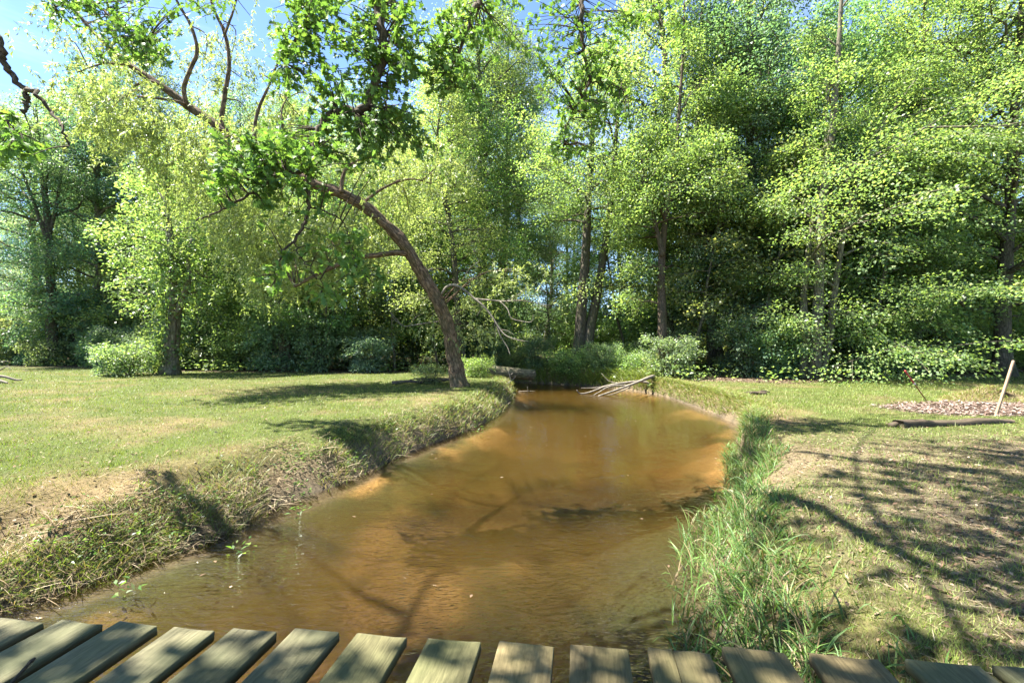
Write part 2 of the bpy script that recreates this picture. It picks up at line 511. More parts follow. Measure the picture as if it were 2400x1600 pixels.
M_GROUND = ground_mat()
M_WATER = water_mat()
M_LEAF = leaf_mat("broad_leaf")
M_OAK = leaf_mat("oak_leaf", rough=0.5, spec=0.25, trans=0.45)
M_WILLOW = leaf_mat("willow_leaf", rough=0.45, trans=0.45)
M_GRASS = leaf_mat("grass_blade", rough=0.5, spec=0.35, trans=0.35)
M_DRY = leaf_mat("dry_plant", rough=0.85, spec=0.15, trans=0.15, tcol=(1, 0.95, 0.8))
M_WBARK = bark_mat("willow_bark", (0.085, 0.053, 0.030), (0.29, 0.195, 0.115), moss=0.3, bump=1.0)
M_BARK = bark_mat("grey_bark", (0.055, 0.045, 0.034), (0.16, 0.135, 0.10), moss=0.55)
M_PALEBARK = bark_mat("smooth_pale_bark", (0.10, 0.088, 0.062), (0.24, 0.21, 0.15), moss=0.45, bump=0.35, scale=0.7)
M_OAKBARK = bark_mat("oak_bark", (0.05, 0.036, 0.025), (0.16, 0.12, 0.08), moss=0.3, scale=1.6)
M_DEAD = bark_mat("bleached_dead_wood", (0.13, 0.11, 0.08), (0.32, 0.28, 0.22), scale=1.4, bump=0.3)
M_LOG = bark_mat("old_log", (0.06, 0.05, 0.03), (0.22, 0.19, 0.12), moss=0.8, scale=0.8)
M_PLANK = wood_mat("weathered_plank", (0.068, 0.057, 0.031), (0.165, 0.138, 0.082), green=0.5)
M_BEAM = wood_mat("old_beam", (0.08, 0.06, 0.035), (0.20, 0.15, 0.09), green=0.3, along='X')
M_TIMBER = wood_mat("rotting_timber", (0.03, 0.02, 0.013), (0.13, 0.095, 0.062), green=0.15, along='X')
M_STAKE = wood_mat("pale_stake", (0.13, 0.08, 0.045), (0.33, 0.235, 0.155), along='Z')
M_RUST = paint_mat("rust", (0.22, 0.085, 0.03), 0.8)
M_RED = paint_mat("red_paint", (0.30, 0.028, 0.024), 0.55)
M_WHITE = paint_mat("white_tape", (0.5, 0.48, 0.46), 0.5)

# ------------------------------------------------------------------ creek outline and terrain
LEFT = np.array([(-5.2, -14), (-4.6, -4), (-4.25, 1.5), (-3.95, 2.6), (-3.66, 3.25), (-3.30, 3.7), (-3.14, 4.05), (-2.86, 4.45), (-2.72, 5.25),
                 (-2.25, 6.3), (-1.72, 8.05), (-0.80, 10.3), (-0.32, 12.2), (-0.06, 14.2), (0.12, 16.6), (0.10, 18.2), (-0.5, 19.4), (-1.8, 20.4), (-5, 22.2), (-12, 25.4), (-26, 30), (-60, 44)], float)
RIGHT = np.array([(0.2, -14), (0.6, -4), (0.98, 1.5), (1.15, 2.6), (1.36, 3.2), (1.60, 3.9), (2.15, 4.9), (3.1, 6.2), (3.62, 7.3),
                  (4.3, 8.7), (5.22, 10.4), (5.42, 12.4), (5.45, 14.4), (5.40, 16.2), (4.8, 18.0), (3.2, 19.8), (0.7, 21.5), (-3, 23.8), (-11, 28), (-25, 33), (-60, 48)], float)


def smooth_line(P, n):
    return spline(P, n)


LS, RS = smooth_line(LEFT, 160), smooth_line(RIGHT, 160)
POLY = np.vstack([LS, RS[::-1]])


def seg_dist(x, y, line):
    d = np.full(x.shape, 1e9)
    for a, b in zip(line[:-1], line[1:]):
        ab = b - a; l2 = max(ab @ ab, 1e-9)
        t = np.clip(((x - a[0]) * ab[0] + (y - a[1]) * ab[1]) / l2, 0, 1)
        d = np.minimum(d, (x - a[0] - t * ab[0]) ** 2 + (y - a[1] - t * ab[1]) ** 2)
    return np.sqrt(d)


def inside_poly(x, y, P):
    c = np.zeros(x.shape, bool)
    x1, y1 = P[:, 0], P[:, 1]; x2, y2 = np.roll(x1, -1), np.roll(y1, -1)
    for a, b, e, f in zip(x1, y1, x2, y2):
        if b == f: continue
        k = ((b > y) != (f > y)) & (x < (e - a) * (y - b) / (f - b) + a)
        c ^= k
    return c


def creek(x, y):
    """signed distances: (sd to water's edge, negative in the water; True where the left bank is nearer)"""
    x = np.asarray(x, float); y = np.asarray(y, float)
    dl, dr = seg_dist(x, y, LS), seg_dist(x, y, RS)
    ins = inside_poly(x, y, POLY)
    return np.where(ins, -1, 1) * np.minimum(dl, dr), dl < dr


WATER_Z = -0.55
MOUND = on(2325, 938)


def height(x, y, sd=None, lf=None):
    if sd is None: sd, lf = creek(x, y)
    w_l = 0.70 + 0.75 * sstep(9.5, 3.5, y) + 0.25 * (fbm(x * 0.9, y * 0.9, 2) - 0.5)
    w_r = 0.24 + 0.80 * sstep(8.0, 5.5, y) + 0.5 * sstep(17, 20, y)
    w = np.maximum(np.where(lf, w_l, w_r), 0.2)
    und = np.where(lf, 0.0, sstep(8.6, 9.2, y) * sstep(12, 10, y) * 0.08)
    t = np.clip((sd + und) / w, 0, 1)
    prof = 1 - (1 - t) ** 1.8
    top = 0.02 * (fbm(x * 0.35, y * 0.35, 1) - 0.5) * 2 + 0.035 * (fbm(x * 1.8, y * 1.8, 4) - 0.5)
    bank = -0.62 + 0.62 * prof + 0.30 * (fbm(x * 2.6, y * 2.6, 5) - 0.5) * np.sin(np.pi * np.clip(t, 0, 1)) * np.where(lf, 1.0, 0.7)
    far = np.clip(y - 26, 0, 400) * 0.012 + np.clip(np.abs(x) - 30, 0, 400) * 0.01
    h_out = bank + top * sstep(0.2, 1.0, t) + far * sstep(0, 12, sd)
    bed = -0.62 - 0.42 * sstep(0, 1.5, -sd) + 0.16 * (fbm(x * 0.8 + 9, y * 0.8, 3) - 0.5)
    return np.where(sd < 0, bed, h_out)


def hz(x, y):
    return height(np.atleast_1d(np.asarray(x, float)), np.atleast_1d(np.asarray(y, float)))


def straw(x, y, sd, lf):
    """share of dead, straw-coloured turf"""
    n = fbm(x * 0.55 + 3, y * 0.55, 2)
    n2 = fbm(x * 1.9, y * 1.9, 5)
    nearl = np.where(lf, sstep(8.5, 3.8, y) * sstep(3.2, 0.6, sd), 0)
    nearr = np.where(~lf, 0.7 * sstep(1.8, 0.3, sd) * sstep(5, 8, y) + 0.40 * sstep(7.5, 4, y), 0)
    return np.clip(1.9 * (n - 0.50) + 0.9 * (n2 - 0.5) + 0.85 * nearl + nearr, 0, 1)


def forest(x, y):
    """1 in the wood, 0 on the lawn"""
    edge_l = 20.6 + 0.8 * (fbm(x * 0.3, x * 0 + 2.0, 1) - 0.5) + np.clip(-x - 13, 0, 60) * 0.34
    edge_r = np.interp(x, [-2, 4, 6, 9, 12.5, 16, 22, 60], [22, 20, 16.6, 15.2, 16.4, 18.3, 20.5, 34]) + 1.0 * (fbm(x * 0.6, x * 0 + 5.0, 3) - 0.5)
    e = np.where(x < 0.3, edge_l, edge_r)
    return sstep(-0.5, 0.7, y - e + 0.8 * (fbm(x * 0.9, y * 0.9, 6) - 0.5))


LITTER_C = np.array([10.1, 9.45])


def litter_patch(x, y):
    return sstep(1.15, 0.75, np.hypot((x - LITTER_C[0]) / 2.3, (y - LITTER_C[1]) / 1.05) + 0.35 * (fbm(x * 1.3, y * 1.3, 4) - 0.5))


def mudleaf(x, y):
    """the trodden, leaf-strewn ground near the bridge's far end"""
    return np.clip(sstep(7.8, 5.6, y) * sstep(1.6, 3.0, x) * (0.55 + 1.3 * (fbm(x * 0.9 + 4, y * 0.9, 1) - 0.35)), 0, 1)


def axis(parts):
    out = [parts[0][0]]
    for a, b, s in parts:
        n = max(1, int(round((b - a) / s)))
        out += list(np.linspace(a, b, n + 1)[1:])
    return np.array(out)


gx = axis([(-900, -120, 130), (-120, -40, 8), (-40, -16, 1.0), (-16, -6.5, 0.3), (-6.5, 6.6, 0.075), (6.6, 14, 0.2), (14, 40, 1.0), (40, 120, 8), (120, 900, 130)])
gy = axis([(-300, -40, 65), (-40, -6, 3.4), (-6, 1.5, 0.4), (1.5, 9, 0.075), (9, 16, 0.12), (16, 24, 0.2), (24, 50, 0.9), (50, 130, 8), (130, 1500, 130)])
GX, GY = np.meshgrid(gx, gy)
gxf, gyf = GX.ravel(), GY.ravel()
sd, lf = creek(gxf, gyf)
gz = height(gxf, gyf, sd, lf)
st = straw(gxf, gyf, sd, lf)[:, None]
fo = forest(gxf, gyf)[:, None]
li = litter_patch(gxf, gyf)[:, None]
mu = mudleaf(gxf, gyf)[:, None]
c_green = np.array([0.062, 0.076, 0.018]); c_straw = np.array([0.155, 0.112, 0.056]); c_floor = np.array([0.085, 0.062, 0.04])
c_mud = np.array([0.10, 0.078, 0.05]); c_chips = np.array([0.12, 0.092, 0.072]); c_leafmud = np.array([0.115, 0.092, 0.058])
gc = c_green * (1 - st) + c_straw * st
gc = gc * (1 - mu) + c_leafmud * mu
gc = gc * (1 - li) + c_chips * li
gc = gc * (1 - fo) + c_floor * fo
slope = (sstep(-0.08, -0.3, gz) * (sd < 2))[:, None]
gc = gc * (1 - slope) + (c_mud * 0.8 + c_straw * 0.45) * slope
wet = sstep(-0.40, -0.52, gz)[:, None]
gc = gc * (1 - wet) + c_mud * wet
bed_n = sstep(0.42, 0.60, fbm(gxf * 0.85, gyf * 0.6 + 4, 1))[:, None]
bed_c = np.array([0.30, 0.175, 0.06]) * bed_n + np.array([0.038, 0.042, 0.016]) * (1 - bed_n)
bedm = sstep(0.0, -0.25, sd)[:, None]
gc = gc * (1 - bedm) + bed_c * bedm
ny, nx = GX.shape
ii = (np.arange(ny - 1)[:, None] * nx + np.arange(nx - 1)[None, :]).ravel()
gq = np.stack([ii, ii + 1, ii + nx + 1, ii + nx], 1)
ground = link("ground", make_mesh("ground", np.stack([gxf, gyf, gz], 1), None, gq, gc, None, [M_GROUND], True))
tag(ground, kind="structure")

# water sheet, cut to the creek with a hidden margin under the banks
wx = np.arange(-62, 7.01, 0.25); wy = np.arange(-14, 48.01, 0.25)
WX, WY = np.meshgrid(wx, wy)
wsd, _ = creek(WX.ravel(), WY.ravel())
keep = (wsd < 0.35).reshape(WX.shape)
cell = keep[:-1, :-1] | keep[1:, :-1] | keep[:-1, 1:] | keep[1:, 1:]
nyw, nxw = WX.shape
ci = (np.arange(nyw - 1)[:, None] * nxw + np.arange(nxw - 1)[None, :])[cell]
wq = np.stack([ci, ci + 1, ci + nxw + 1, ci + nxw], 1)
used, inv = np.unique(wq, return_inverse=True)
inv = inv.reshape(-1, 4); nu = len(used)
wv = np.stack([WX.ravel()[used], WY.ravel()[used], np.full(nu, WATER_Z)], 1)
edges = {}
for q_ in inv.tolist():                                   # closed body of water: surface, floor and a rim along its outline
    for i_ in range(4):
        e_ = (q_[i_], q_[(i_ + 1) % 4])
        if (e_[1], e_[0]) in edges: del edges[(e_[1], e_[0])]
        else: edges[e_] = 1
rim = np.array([(b_, a_, a_ + nu, b_ + nu) for a_, b_ in edges])
wv = np.vstack([wv, wv - np.array([0, 0, 0.95])])
wq = np.vstack([inv, inv[:, ::-1] + nu, rim])
water = link("water", make_mesh("water", wv, None, wq, None, None, [M_WATER], False))
tag(water, kind="structure")

# ------------------------------------------------------------------ footbridge
DECK = 0.20
bridge = thing("footbridge", "weathered wooden plank footbridge crossing the creek at the photo's bottom edge", "footbridge", (0, 1.0, DECK))
ends = [(-8, 1449, 111, 1453), (136, 1453, 244, 1458), (272, 1458, 374, 1461), (403, 1469, 508, 1472), (541, 1473, 652, 1477), (687, 1474, 800, 1476),
        (834, 1482, 956, 1486), (1001, 1495, 1129, 1501), (1169, 1503, 1300, 1510), (1335, 1510, 1472, 1518), (1517, 1516, 1663, 1523),
        (1692, 1516, 1838, 1523), (1901, 1536, 2056, 1538), (2120, 1544, 2294, 1556), (2328, 1557, 2500, 1568)]
PDIR = norm(np.array([0.145, 1.0, 0.0]))


def plank_mesh(name, w, length, th, seed, split=False):
    """sawn board with rounded edges, worn corners and a slight cup; origin at the far end's middle, top at z = 0, running to -Y"""
    r_ = np.random.default_rng(seed)
    ys = np.array([0.0, -0.012, -0.25, -0.8, -1.5, -length + 0.012, -length])
    c = 0.004
    prof = np.array([(-w / 2, -th), (-w / 2, -c), (-w / 2 + c, 0), (-w / 4, -0.001), (w / 4, -0.001), (w / 2 - c, 0), (w / 2, -c), (w / 2, -th)])
    V = []
    for k, y in enumerate(ys):
        s = 0.997 if k in (0, len(ys) - 1) else 1.0
        p = prof.copy(); p[:, 0] *= s
        p[:, 1] += r_.normal(0, 0.0012, len(p)) - (0.0015 if k in (0, len(ys) - 1) else 0) * (p[:, 1] > -th / 2)
        V.append(np.stack([p[:, 0] + r_.normal(0, 0.001), np.full(len(p), y) + (r_.normal(0, 0.0025, len(p)) if k == 0 else 0), p[:, 1]], 1))
    V = np.concatenate(V); m = len(prof); n = len(ys)
    Q = [(k * m + j, k * m + (j + 1) % m, (k + 1) * m + (j + 1) % m, (k + 1) * m + j) for k in range(n - 1) for j in range(m)]
    g = Geo(); g.add(V, None, Q)
    for k, flip in ((0, 1), (n - 1, 0)):
        b = k * m
        f = [(b, b + 1, b + 2, b + 3), (b, b + 3, b + 4, b + 7), (b + 7, b + 4, b + 5, b + 6)]
        g.Q.append(np.array([q[::-1] if not flip else q for q in f]))
    if split:                                             # a board cracked along its length
        g2 = Geo(); Vb = np.concatenate(g.V); Qb = np.concatenate(g.Q); x0 = -w * 0.10
        for side in (-1, 1):
            W_ = Vb.copy(); bad = (W_[:, 0] - x0) * side < 0.0006
            W_[bad, 0] = x0 + side * (0.0006 + 0.0008 * (W_[bad, 1] > -0.6))
            g2.add(W_, None, Qb)
        g = g2
    return g.mesh(name, [M_PLANK])


for k, (xa, ya, xb, yb) in enumerate(ends):
    A, B = on(xa, ya, DECK), on(xb, yb, DECK)
    c = (A + B) / 2
    w = np.linalg.norm((B - A)[:2]) * 0.985
    pl = link("plank", plank_mesh("plank", w, 2.3, 0.040, 40 + k, k == 10), bridge)
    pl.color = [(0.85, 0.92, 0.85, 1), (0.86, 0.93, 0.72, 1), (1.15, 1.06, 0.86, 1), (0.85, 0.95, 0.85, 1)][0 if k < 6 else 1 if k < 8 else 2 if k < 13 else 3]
    pl.location = Vector((c[0], c[1], DECK + rng.normal(0, 0.002))) - bridge.location
    pl.rotation_euler = (0, rng.normal(0, 0.008), -math.atan2(PDIR[0], PDIR[1]) + rng.normal(0, 0.006))
for yy in (0.95, -0.25):
    g = Geo()
    L_, d_, h_ = 6.4, 0.045, 0.19
    V = np.array([(sx * L_ / 2, sy * d_, z) for sx in (-1, 1) for sy in (-1, 1) for z in (0, -h_)])
    g.add(V, None, [(0, 1, 3, 2), (4, 6, 7, 5), (0, 4, 5, 1), (2, 3, 7, 6), (0, 2, 6, 4), (1, 5, 7, 3)])
    s = link("stringer", g.mesh("stringer", [M_BEAM]), bridge)
    s.location = Vector((-0.9, yy, DECK - 0.044)) - bridge.location
    s.rotation_euler = (0, 0, R(-4))

tw = Geo()
a0, a1 = on(28, 1606, DECK) + [0, 0, 0.012], on(72, 1562, DECK) + [0, 0, 0.02]
tube(tw, spline([a0 - (a1 - a0) * 0.8, a0, (a0 + a1) / 2 + [0.004, 0, 0.004], a1], 10), np.linspace(0.0045, 0.0065, 10), 6)
tube(tw, [a1, a1 + [0.012, 0.004, 0.01]], [0.008, 0.004], 6)
o = link("twig", tw.mesh("twig", [M_OAKBARK], True, a0)); o.location = a0
tag(o, "thin brown twig lying on the bridge planks at their lower-left corner", "twig")

# ------------------------------------------------------------------ trees
PAL_MAPLE = np.array([(0.128, 0.200, 0.066), (0.158, 0.235, 0.076), (0.102, 0.170, 0.062), (0.195, 0.258, 0.080)]) * np.array([1.5, 1.38, 1.65])
PAL_COOL = np.array([(0.118, 0.188, 0.092), (0.145, 0.215, 0.105), (0.096, 0.165, 0.078)]) * np.array([1.5, 1.38, 1.65])
PAL_YELLOW = np.array([(0.205, 0.262, 0.092), (0.240, 0.290, 0.112), (0.172, 0.230, 0.080)]) * np.array([1.5, 1.38, 1.65])
PAL_OAK = np.array([(0.090, 0.162, 0.042), (0.115, 0.198, 0.050), (0.072, 0.136, 0.038), (0.150, 0.228, 0.056)]) * 1.3


def pick(pal, n, var=0.16, r=None):
    r = r or rng
    return pal[r.integers(0, len(pal), n)] * (1 + r.normal(0, var, (n, 1))).clip(0.5, 1.7)


def grow(stems, seed, nprim, nleaf, rad, t0=0.15, leaf=(0.13, 0.095), pal=PAL_MAPLE, elev=(18, 66), droop=0.24,
         plate=0.20, spread=0.32, prof=None, sec=7, sides=9, rough=0.10, flare=0.5, toward=None, clear=0.0):
    """stems: list of (points, radius at foot, radius at top). Returns (wood Geo, leaf V, Q, tint)"""
    r = np.random.default_rng(seed)
    wood = Geo()
    P_, D_, N_, C_ = [], [], [], []
    zs = [p[2] for s in stems for p in s[0]]
    zmin, zmax = min(zs), max(zs)
    prims = []
    for si, (pts, ra, rb) in enumerate(stems):
        S = spline(pts, 26)
        rr = np.linspace(0, 1, 26); rr = ra * (1 - rr) ** 0.8 * 0.9 + rb + ra * 0.1 * (1 - rr)
        tube(wood, S, rr, sides, rough, True, None, seed % 97 + si, flare if si == 0 else flare * 0.3)
        k = max(3, nprim // len(stems))
        for i in range(k):
            t = t0 + (1 - t0) * ((i + r.random() * 0.8) / k)
            idx = min(24.99, t * 25); i0 = int(idx); f = idx - i0
            p = S[i0] * (1 - f) + S[i0 + 1] * f
            prims.append((p, t, (rr[i0]), i * 2.39996 + si * 1.3 + r.normal(0, 0.35)))
    counts = []
    sprays = []
    for p, t, r_at, az in prims:
        tt = (t - t0) / (1 - t0)
        if clear and math.sin(az) < -0.25 and tt < clear: continue
        pf = (0.55 + 0.45 * math.sin(math.pi * min(1, tt * 0.9 + 0.12))) * (1 - 0.52 * tt ** 3) if prof is None else prof(tt)
        ln = rad * pf * r.uniform(0.72, 1.15)
        if toward is not None:
            ln *= 1 + 0.45 * math.cos(az - toward)
        el = R(elev[0] + (elev[1] - elev[0]) * tt ** 1.3 + r.normal(0, 7))
        h = np.array([math.cos(az), math.sin(az), 0.0])
        s = np.linspace(0, 1, 7)[:, None]
        wob = r.normal(0, 0.05 * ln, (7, 3)) * s
        path = p + h * s * ln * math.cos(el) + np.array([0, 0, 1.0]) * (math.sin(el) * s - droop * s ** 2) * ln + wob
        r0 = min(r_at * 0.55, 0.018 + 0.017 * ln)
        tube(wood, path, np.linspace(r0, 0.006, 7), 5, 0, False, None, seed % 31)
        for j in range(sec):
            sj = 0.22 + 0.78 * (j + r.random()) / sec
            q = path[min(6, int(sj * 6))] * (1 - (sj * 6) % 1) + path[min(6, int(sj * 6) + 1)] * ((sj * 6) % 1)
            side = (1 if j % 2 else -1) * R(r.uniform(30, 75))
            a2 = az + side * (1 - 0.5 * sj)
            h2 = np.array([math.cos(a2), math.sin(a2), r.normal(0.10, 0.30)])
            l2 = ln * (0.50 - 0.24 * sj) * r.uniform(0.7, 1.2) + 0.35
            s2 = np.linspace(0, 1, 4)[:, None]
            sp = q + h2 * s2 * l2 - np.array([0, 0, 1.0]) * s2 ** 2 * l2 * droop * 0.55
            tube(wood, sp, np.linspace(min(r0 * 0.5, 0.016), 0.004, 4), 3, 0, False)
            sprays.append((sp, h2, l2)); counts.append(l2 ** 1.25)
    counts = np.array(counts); counts = (counts / counts.sum() * nleaf).astype(int) + 1
    for (sp, h2, l2), n in zip(sprays, counts):
        t = r.beta(1.6, 1.1, n)
        i0 = np.minimum(2, (t * 3).astype(int)); f = (t * 3 - i0)[:, None]
        q = sp[i0] * (1 - f) + sp[i0 + 1] * f
        lat = norm(np.cross(h2, [0, 0, 1.0]))
        off = r.normal(0, spread, n)
        q = q + lat * off[:, None] * (0.5 + 0.5 * l2) + np.array([0, 0, 1.0]) * r.normal(0, plate, (n, 1)) - np.array([0, 0, 0.25]) * np.abs(off)[:, None]
        P_.append(q)
        d = h2 * 0.7 + lat * np.sign(off)[:, None] * r.uniform(0.1, 1.0, (n, 1)) + r.normal(0, 0.45, (n, 3))
        d[:, 2] -= 0.25
        D_.append(d)
        N_.append(np.array([0, 0, 1.0]) + r.normal(0, 0.65, (n, 3)))
        C_.append(pick(pal, n, 0.15, r) * r.uniform(0.82, 1.2))
    P_, D_, N_, C_ = map(np.concatenate, (P_, D_, N_, C_))
    n = len(P_)
    V, Q, C = kite_leaves(P_, D_, N_, leaf[0] * r.uniform(0.65, 1.25, n), leaf[1] * r.uniform(0.7, 1.25, n), C_)
    return wood, V, Q, C


def tree_from(name, label, wood, V, Q, C, base, mat_bark, mat_leaf=None, group=None, cat="tree"):
    t = thing(name, label, cat, base, 0, group)
    link("trunk", wood.mesh("trunk", [mat_bark], True, base), t)
    link("crown", make_mesh("crown", V - np.asarray(base), None, Q, C, None, [mat_leaf or M_LEAF]), t)
    return t


def copy_tree(src, loc, rz, sc, label, group, color=(1, 1, 1)):
    c = src.copy(); COL.objects.link(c)
    c.location = loc; c.rotation_euler = (0, 0, rz); c.scale = (sc[0], sc[0], sc[1])
    c["label"] = label
    if group: c["group"] = group
    elif "group" in c: del c["group"]
    for ch in src.children:
        d = ch.copy(); COL.objects.link(d); d.parent = c
        if d.name.startswith(("crown", "foliage")): d.color = (*color, 1)
    return c


def straight_stem(H, lean, seed, r0, rt=0.02):
    r = np.random.default_rng(seed)
    z = np.linspace(0, H, 8)
    w = np.cumsum(r.normal(0, 0.035 * H / 8 * 2, (8, 2)), 0); w[0] = 0
    return (np.stack([w[:, 0] + lean[0] * z / H, w[:, 1] + lean[1] * z / H, z], 1), r0, rt)


# five forest trees that the copies are made from; each of them also stands in the wood itself
FOREST = []
specs_k = 1.25
specs = [  # seed, height, foot radius, radius, t0, palette, bark, leaves
    (101, 18.5, 0.26, 4.3, 0.13, PAL_MAPLE, M_BARK, 40000),
    (102, 20.5, 0.30, 4.7, 0.20, PAL_MAPLE, M_BARK, 40000),
    (103, 17.0, 0.20, 3.7, 0.10, PAL_COOL, M_PALEBARK, 34000),
    (104, 21.5, 0.32, 4.4, 0.27, PAL_YELLOW * 0.75, M_BARK, 36000),
    (105, 15.0, 0.17, 3.9, 0.09, PAL_MAPLE * 1.15, M_PALEBARK, 34000)]
for sd_, H_, r_, rad_, t_, pal_, bk_, nl_ in specs:
    rs = np.random.default_rng(sd_)
    wood, V, Q, C = grow([straight_stem(H_, rs.normal(0, 0.5, 2), sd_, r_)], sd_, 44, int(nl_ * specs_k), rad_ * 1.12, t_, (0.105, 0.078), pal_, sec=9)
    FOREST.append((wood, V, Q, C, bk_))

ANCHORS = [(-1.009, "the grey forked trunk"), (-0.755, "the ivy-clad tree"), (-0.50, "the double-stemmed tree"), (-0.12, "the leaning willow"), (0.152, "the twin trunks"), (0.328, "the dark bank tree"),
           (0.44, "the forked tree"), (0.66, "the many-stemmed maple"), (0.89, "the bushy maple"), (1.08, "the right-end maple")]
ORD = ["", "first", "second", "third", "fourth", "fifth", "sixth", "seventh", "eighth", "ninth", "tenth", "eleventh", "twelfth"]


def name_by_place(what, objs):
    """labels a row of look-alikes by the two marked trees they stand between"""
    slots = {}
    for o in objs:
        a = o.location.x / o.location.y
        slots.setdefault(sum(a > k[0] for k in ANCHORS), []).append((a, o))
    for i, lst in slots.items():
        lst.sort(key=lambda q: q[0])
        where = "left of " + ANCHORS[0][1] if i == 0 else ("right of " + ANCHORS[-1][1] if i == len(ANCHORS) else "between %s and %s" % (ANCHORS[i - 1][1], ANCHORS[i][1]))
        for k, (a, o) in enumerate(lst):
            o["label"] = "%s %s" % (what, where) + ("" if len(lst) == 1 else ", %s from the left" % ORD[k + 1])


SIDE_LABEL = {
    'l': ("tall leafy tree in the wood behind the left lawn", "trees of the wood behind the left lawn"),
    'c': ("tall leafy tree in the wood beyond the creek's far bend", "trees of the wood beyond the creek bend"),
    'r': ("tall leafy tree in the dense wood behind the right lawn", "trees of the wood behind the right lawn")}
spots = []
rows = [(24.5, 5.0), (30.5, 5.8), (47.0, 5.6), (54.0, 8.0)]
for ri, (yy, stp) in enumerate(rows):
    lim = 1.14 * yy + 4
    n = int(2 * lim / stp)
    for k in range(n + 1):
        x = -lim + 2 * lim * k / n + rng.normal(0, 0.8)
        y = yy + rng.normal(0, 1.1) + (max(0.0, -x - 14) * 0.30 if ri < 2 else 0) - (2.5 if x > 8 and ri == 0 else 0)
        s_, _l = creek(np.array([x]), np.array([y]))
        if s_[0] < 1.2: continue
        if ri == 0 and -0.5 < x < 6.0: continue            # open bank by the twin trunks
        if ri == 1 and 2.5 < x < 6: continue
        if 0.03 < x / y < 0.30 and 25 < y < 43: continue          # sunlit clearing beyond the twin trunks
        spots.append((x, y, ri))
spots += [(-9.2, 26.0, 1), (-13.4, 27.0, 1), (-17.5, 29.0, 1), (-22.5, 31.0, 1), (-27, 33.5, 1), (-33, 35, 1), (2.8, 42, 2), (-1.6, 27.6, 1), (8.4, 23.6, 0), (-0.6, 32.5, 1), (-2.6, 24.6, 0), (10.8, 22.8, 0), (20.5, 24.0, 0), (14.0, 25.5, 1)]
front = []
protos = []
for k, (x, y, ri) in enumerate(spots):
    i = (k * 2 + ri + (k // 3)) % 5
    side = 'l' if x < -3 else ('c' if x < 8 else 'r')
    lab, grp = SIDE_LABEL[side]
    z = float(hz(x, y)[0]) - 0.05
    sc = rng.uniform(0.86, 1.14); sz = sc * rng.uniform(0.92, 1.1)
    if side == 'l': sz *= 1.0 if ri < 2 else 1.08
    if side == 'c': sz *= 1.08
    if side == 'r' and ri < 2: sz *= 1.18; sc *= 1.04
    col = np.array([1, 1, 1]) * rng.uniform(0.8, 1.2) * np.array([rng.uniform(0.80, 1.25), 1, rng.uniform(0.75, 1.35)])
    if x < -12: col = col * np.array([0.92, 0.98, 1.35])
    have = [p for p in protos if p[0] == i]
    if not have:
        w_, V, Q, C, bk = FOREST[i]
        t = tree_from("forest_tree", lab, w_, V, Q, C, (0, 0, 0), bk, group=grp)
        protos.append((i, t))
        t.location = (x, y, z); t.rotation_euler = (0, 0, rng.uniform(0, 6.28)); t.scale = (sc, sc, sz)
        for ch in t.children:
            if ch.name.startswith("crown"): ch.color = (*col, 1)
    else:
        t = copy_tree(have[0][1], (x, y, z), rng.uniform(0, 6.28), (sc, sz), lab, grp, col)
    if ri == 0: front.append(t)
name_by_place("tall front-row tree", front)

# slim understorey saplings whose stems show in the shade under the crowns
SAP = []
for sd_ in (201, 202, 203):
    rs = np.random.default_rng(sd_)
    SAP.append(grow([straight_stem(9.0, rs.normal(0, 0.7, 2), sd_, 0.065, 0.012)], sd_, 22, 5200, 2.1, 0.24, (0.14, 0.10), PAL_MAPLE, elev=(5, 50), sec=5, sides=7))
sap_at = [(-19, 24.5), (-16.2, 23.2), (-12.6, 23.4), (-9.4, 22.6), (-7.9, 23.8), (-5.9, 23.0), (-3.9, 24.6), (-23, 26.5), (-27, 27),
          (8.0, 20.2), (10.2, 19.0), (11.4, 21.0), (14.2, 18.6), (15.0, 21.2), (15.8, 19.8), (17.2, 20.8), (18.6, 22.4), (19.6, 21.3), (21.0, 23.0), (22.6, 23.5), (13.2, 23.0),
          (24.5, 24.6), (27, 26), (2.0, 26.5), (6.6, 26.0), (-1.5, 27.5), (9.0, 23.5)]
sap_first = {}
saps = []
for k, (x, y) in enumerate(sap_at):
    i = k % 3
    side = 'l' if x < -3.5 else ('c' if x < 7 else 'r')
    lab = {'l': "slim young tree in the shade behind the left lawn", 'c': "slim young tree standing beyond the creek bend", 'r': "slim young tree in the shade behind the right lawn"}[side]
    grp = {'l': "slim trees behind the left lawn", 'c': "slim trees beyond the creek bend", 'r': "slim trees behind the right lawn"}[side]
    z = float(hz(x, y)[0]) - 0.03
    sc = rng.uniform(0.8, 1.2); col = (rng.uniform(0.85, 1.2), rng.uniform(0.9, 1.1), 1)
    if i not in sap_first:
        w_, V, Q, C = SAP[i]
        t = tree_from("sapling", lab, w_, V, Q, C, (0, 0, 0), M_PALEBARK, group=grp)
        t.location = (x, y, z); t.scale = (sc, sc, sc); sap_first[i] = t
    else:
        t = copy_tree(sap_first[i], (x, y, z), rng.uniform(0, 6.28), (sc, sc), lab, grp, col)
    saps.append(t)
name_by_place("slim young tree", saps)


def pxpath(pts, d0, d1=None):
    d1 = d0 if d1 is None else d1
    n = len(pts)
    return [at(x, y, d0 + (d1 - d0) * i / (n - 1)) for i, (x, y) in enumerate(pts)]


def ground_foot(p):
    p = np.array(p, float); p[2] = float(hz(p[0], p[1])[0]) - 0.08
    return p


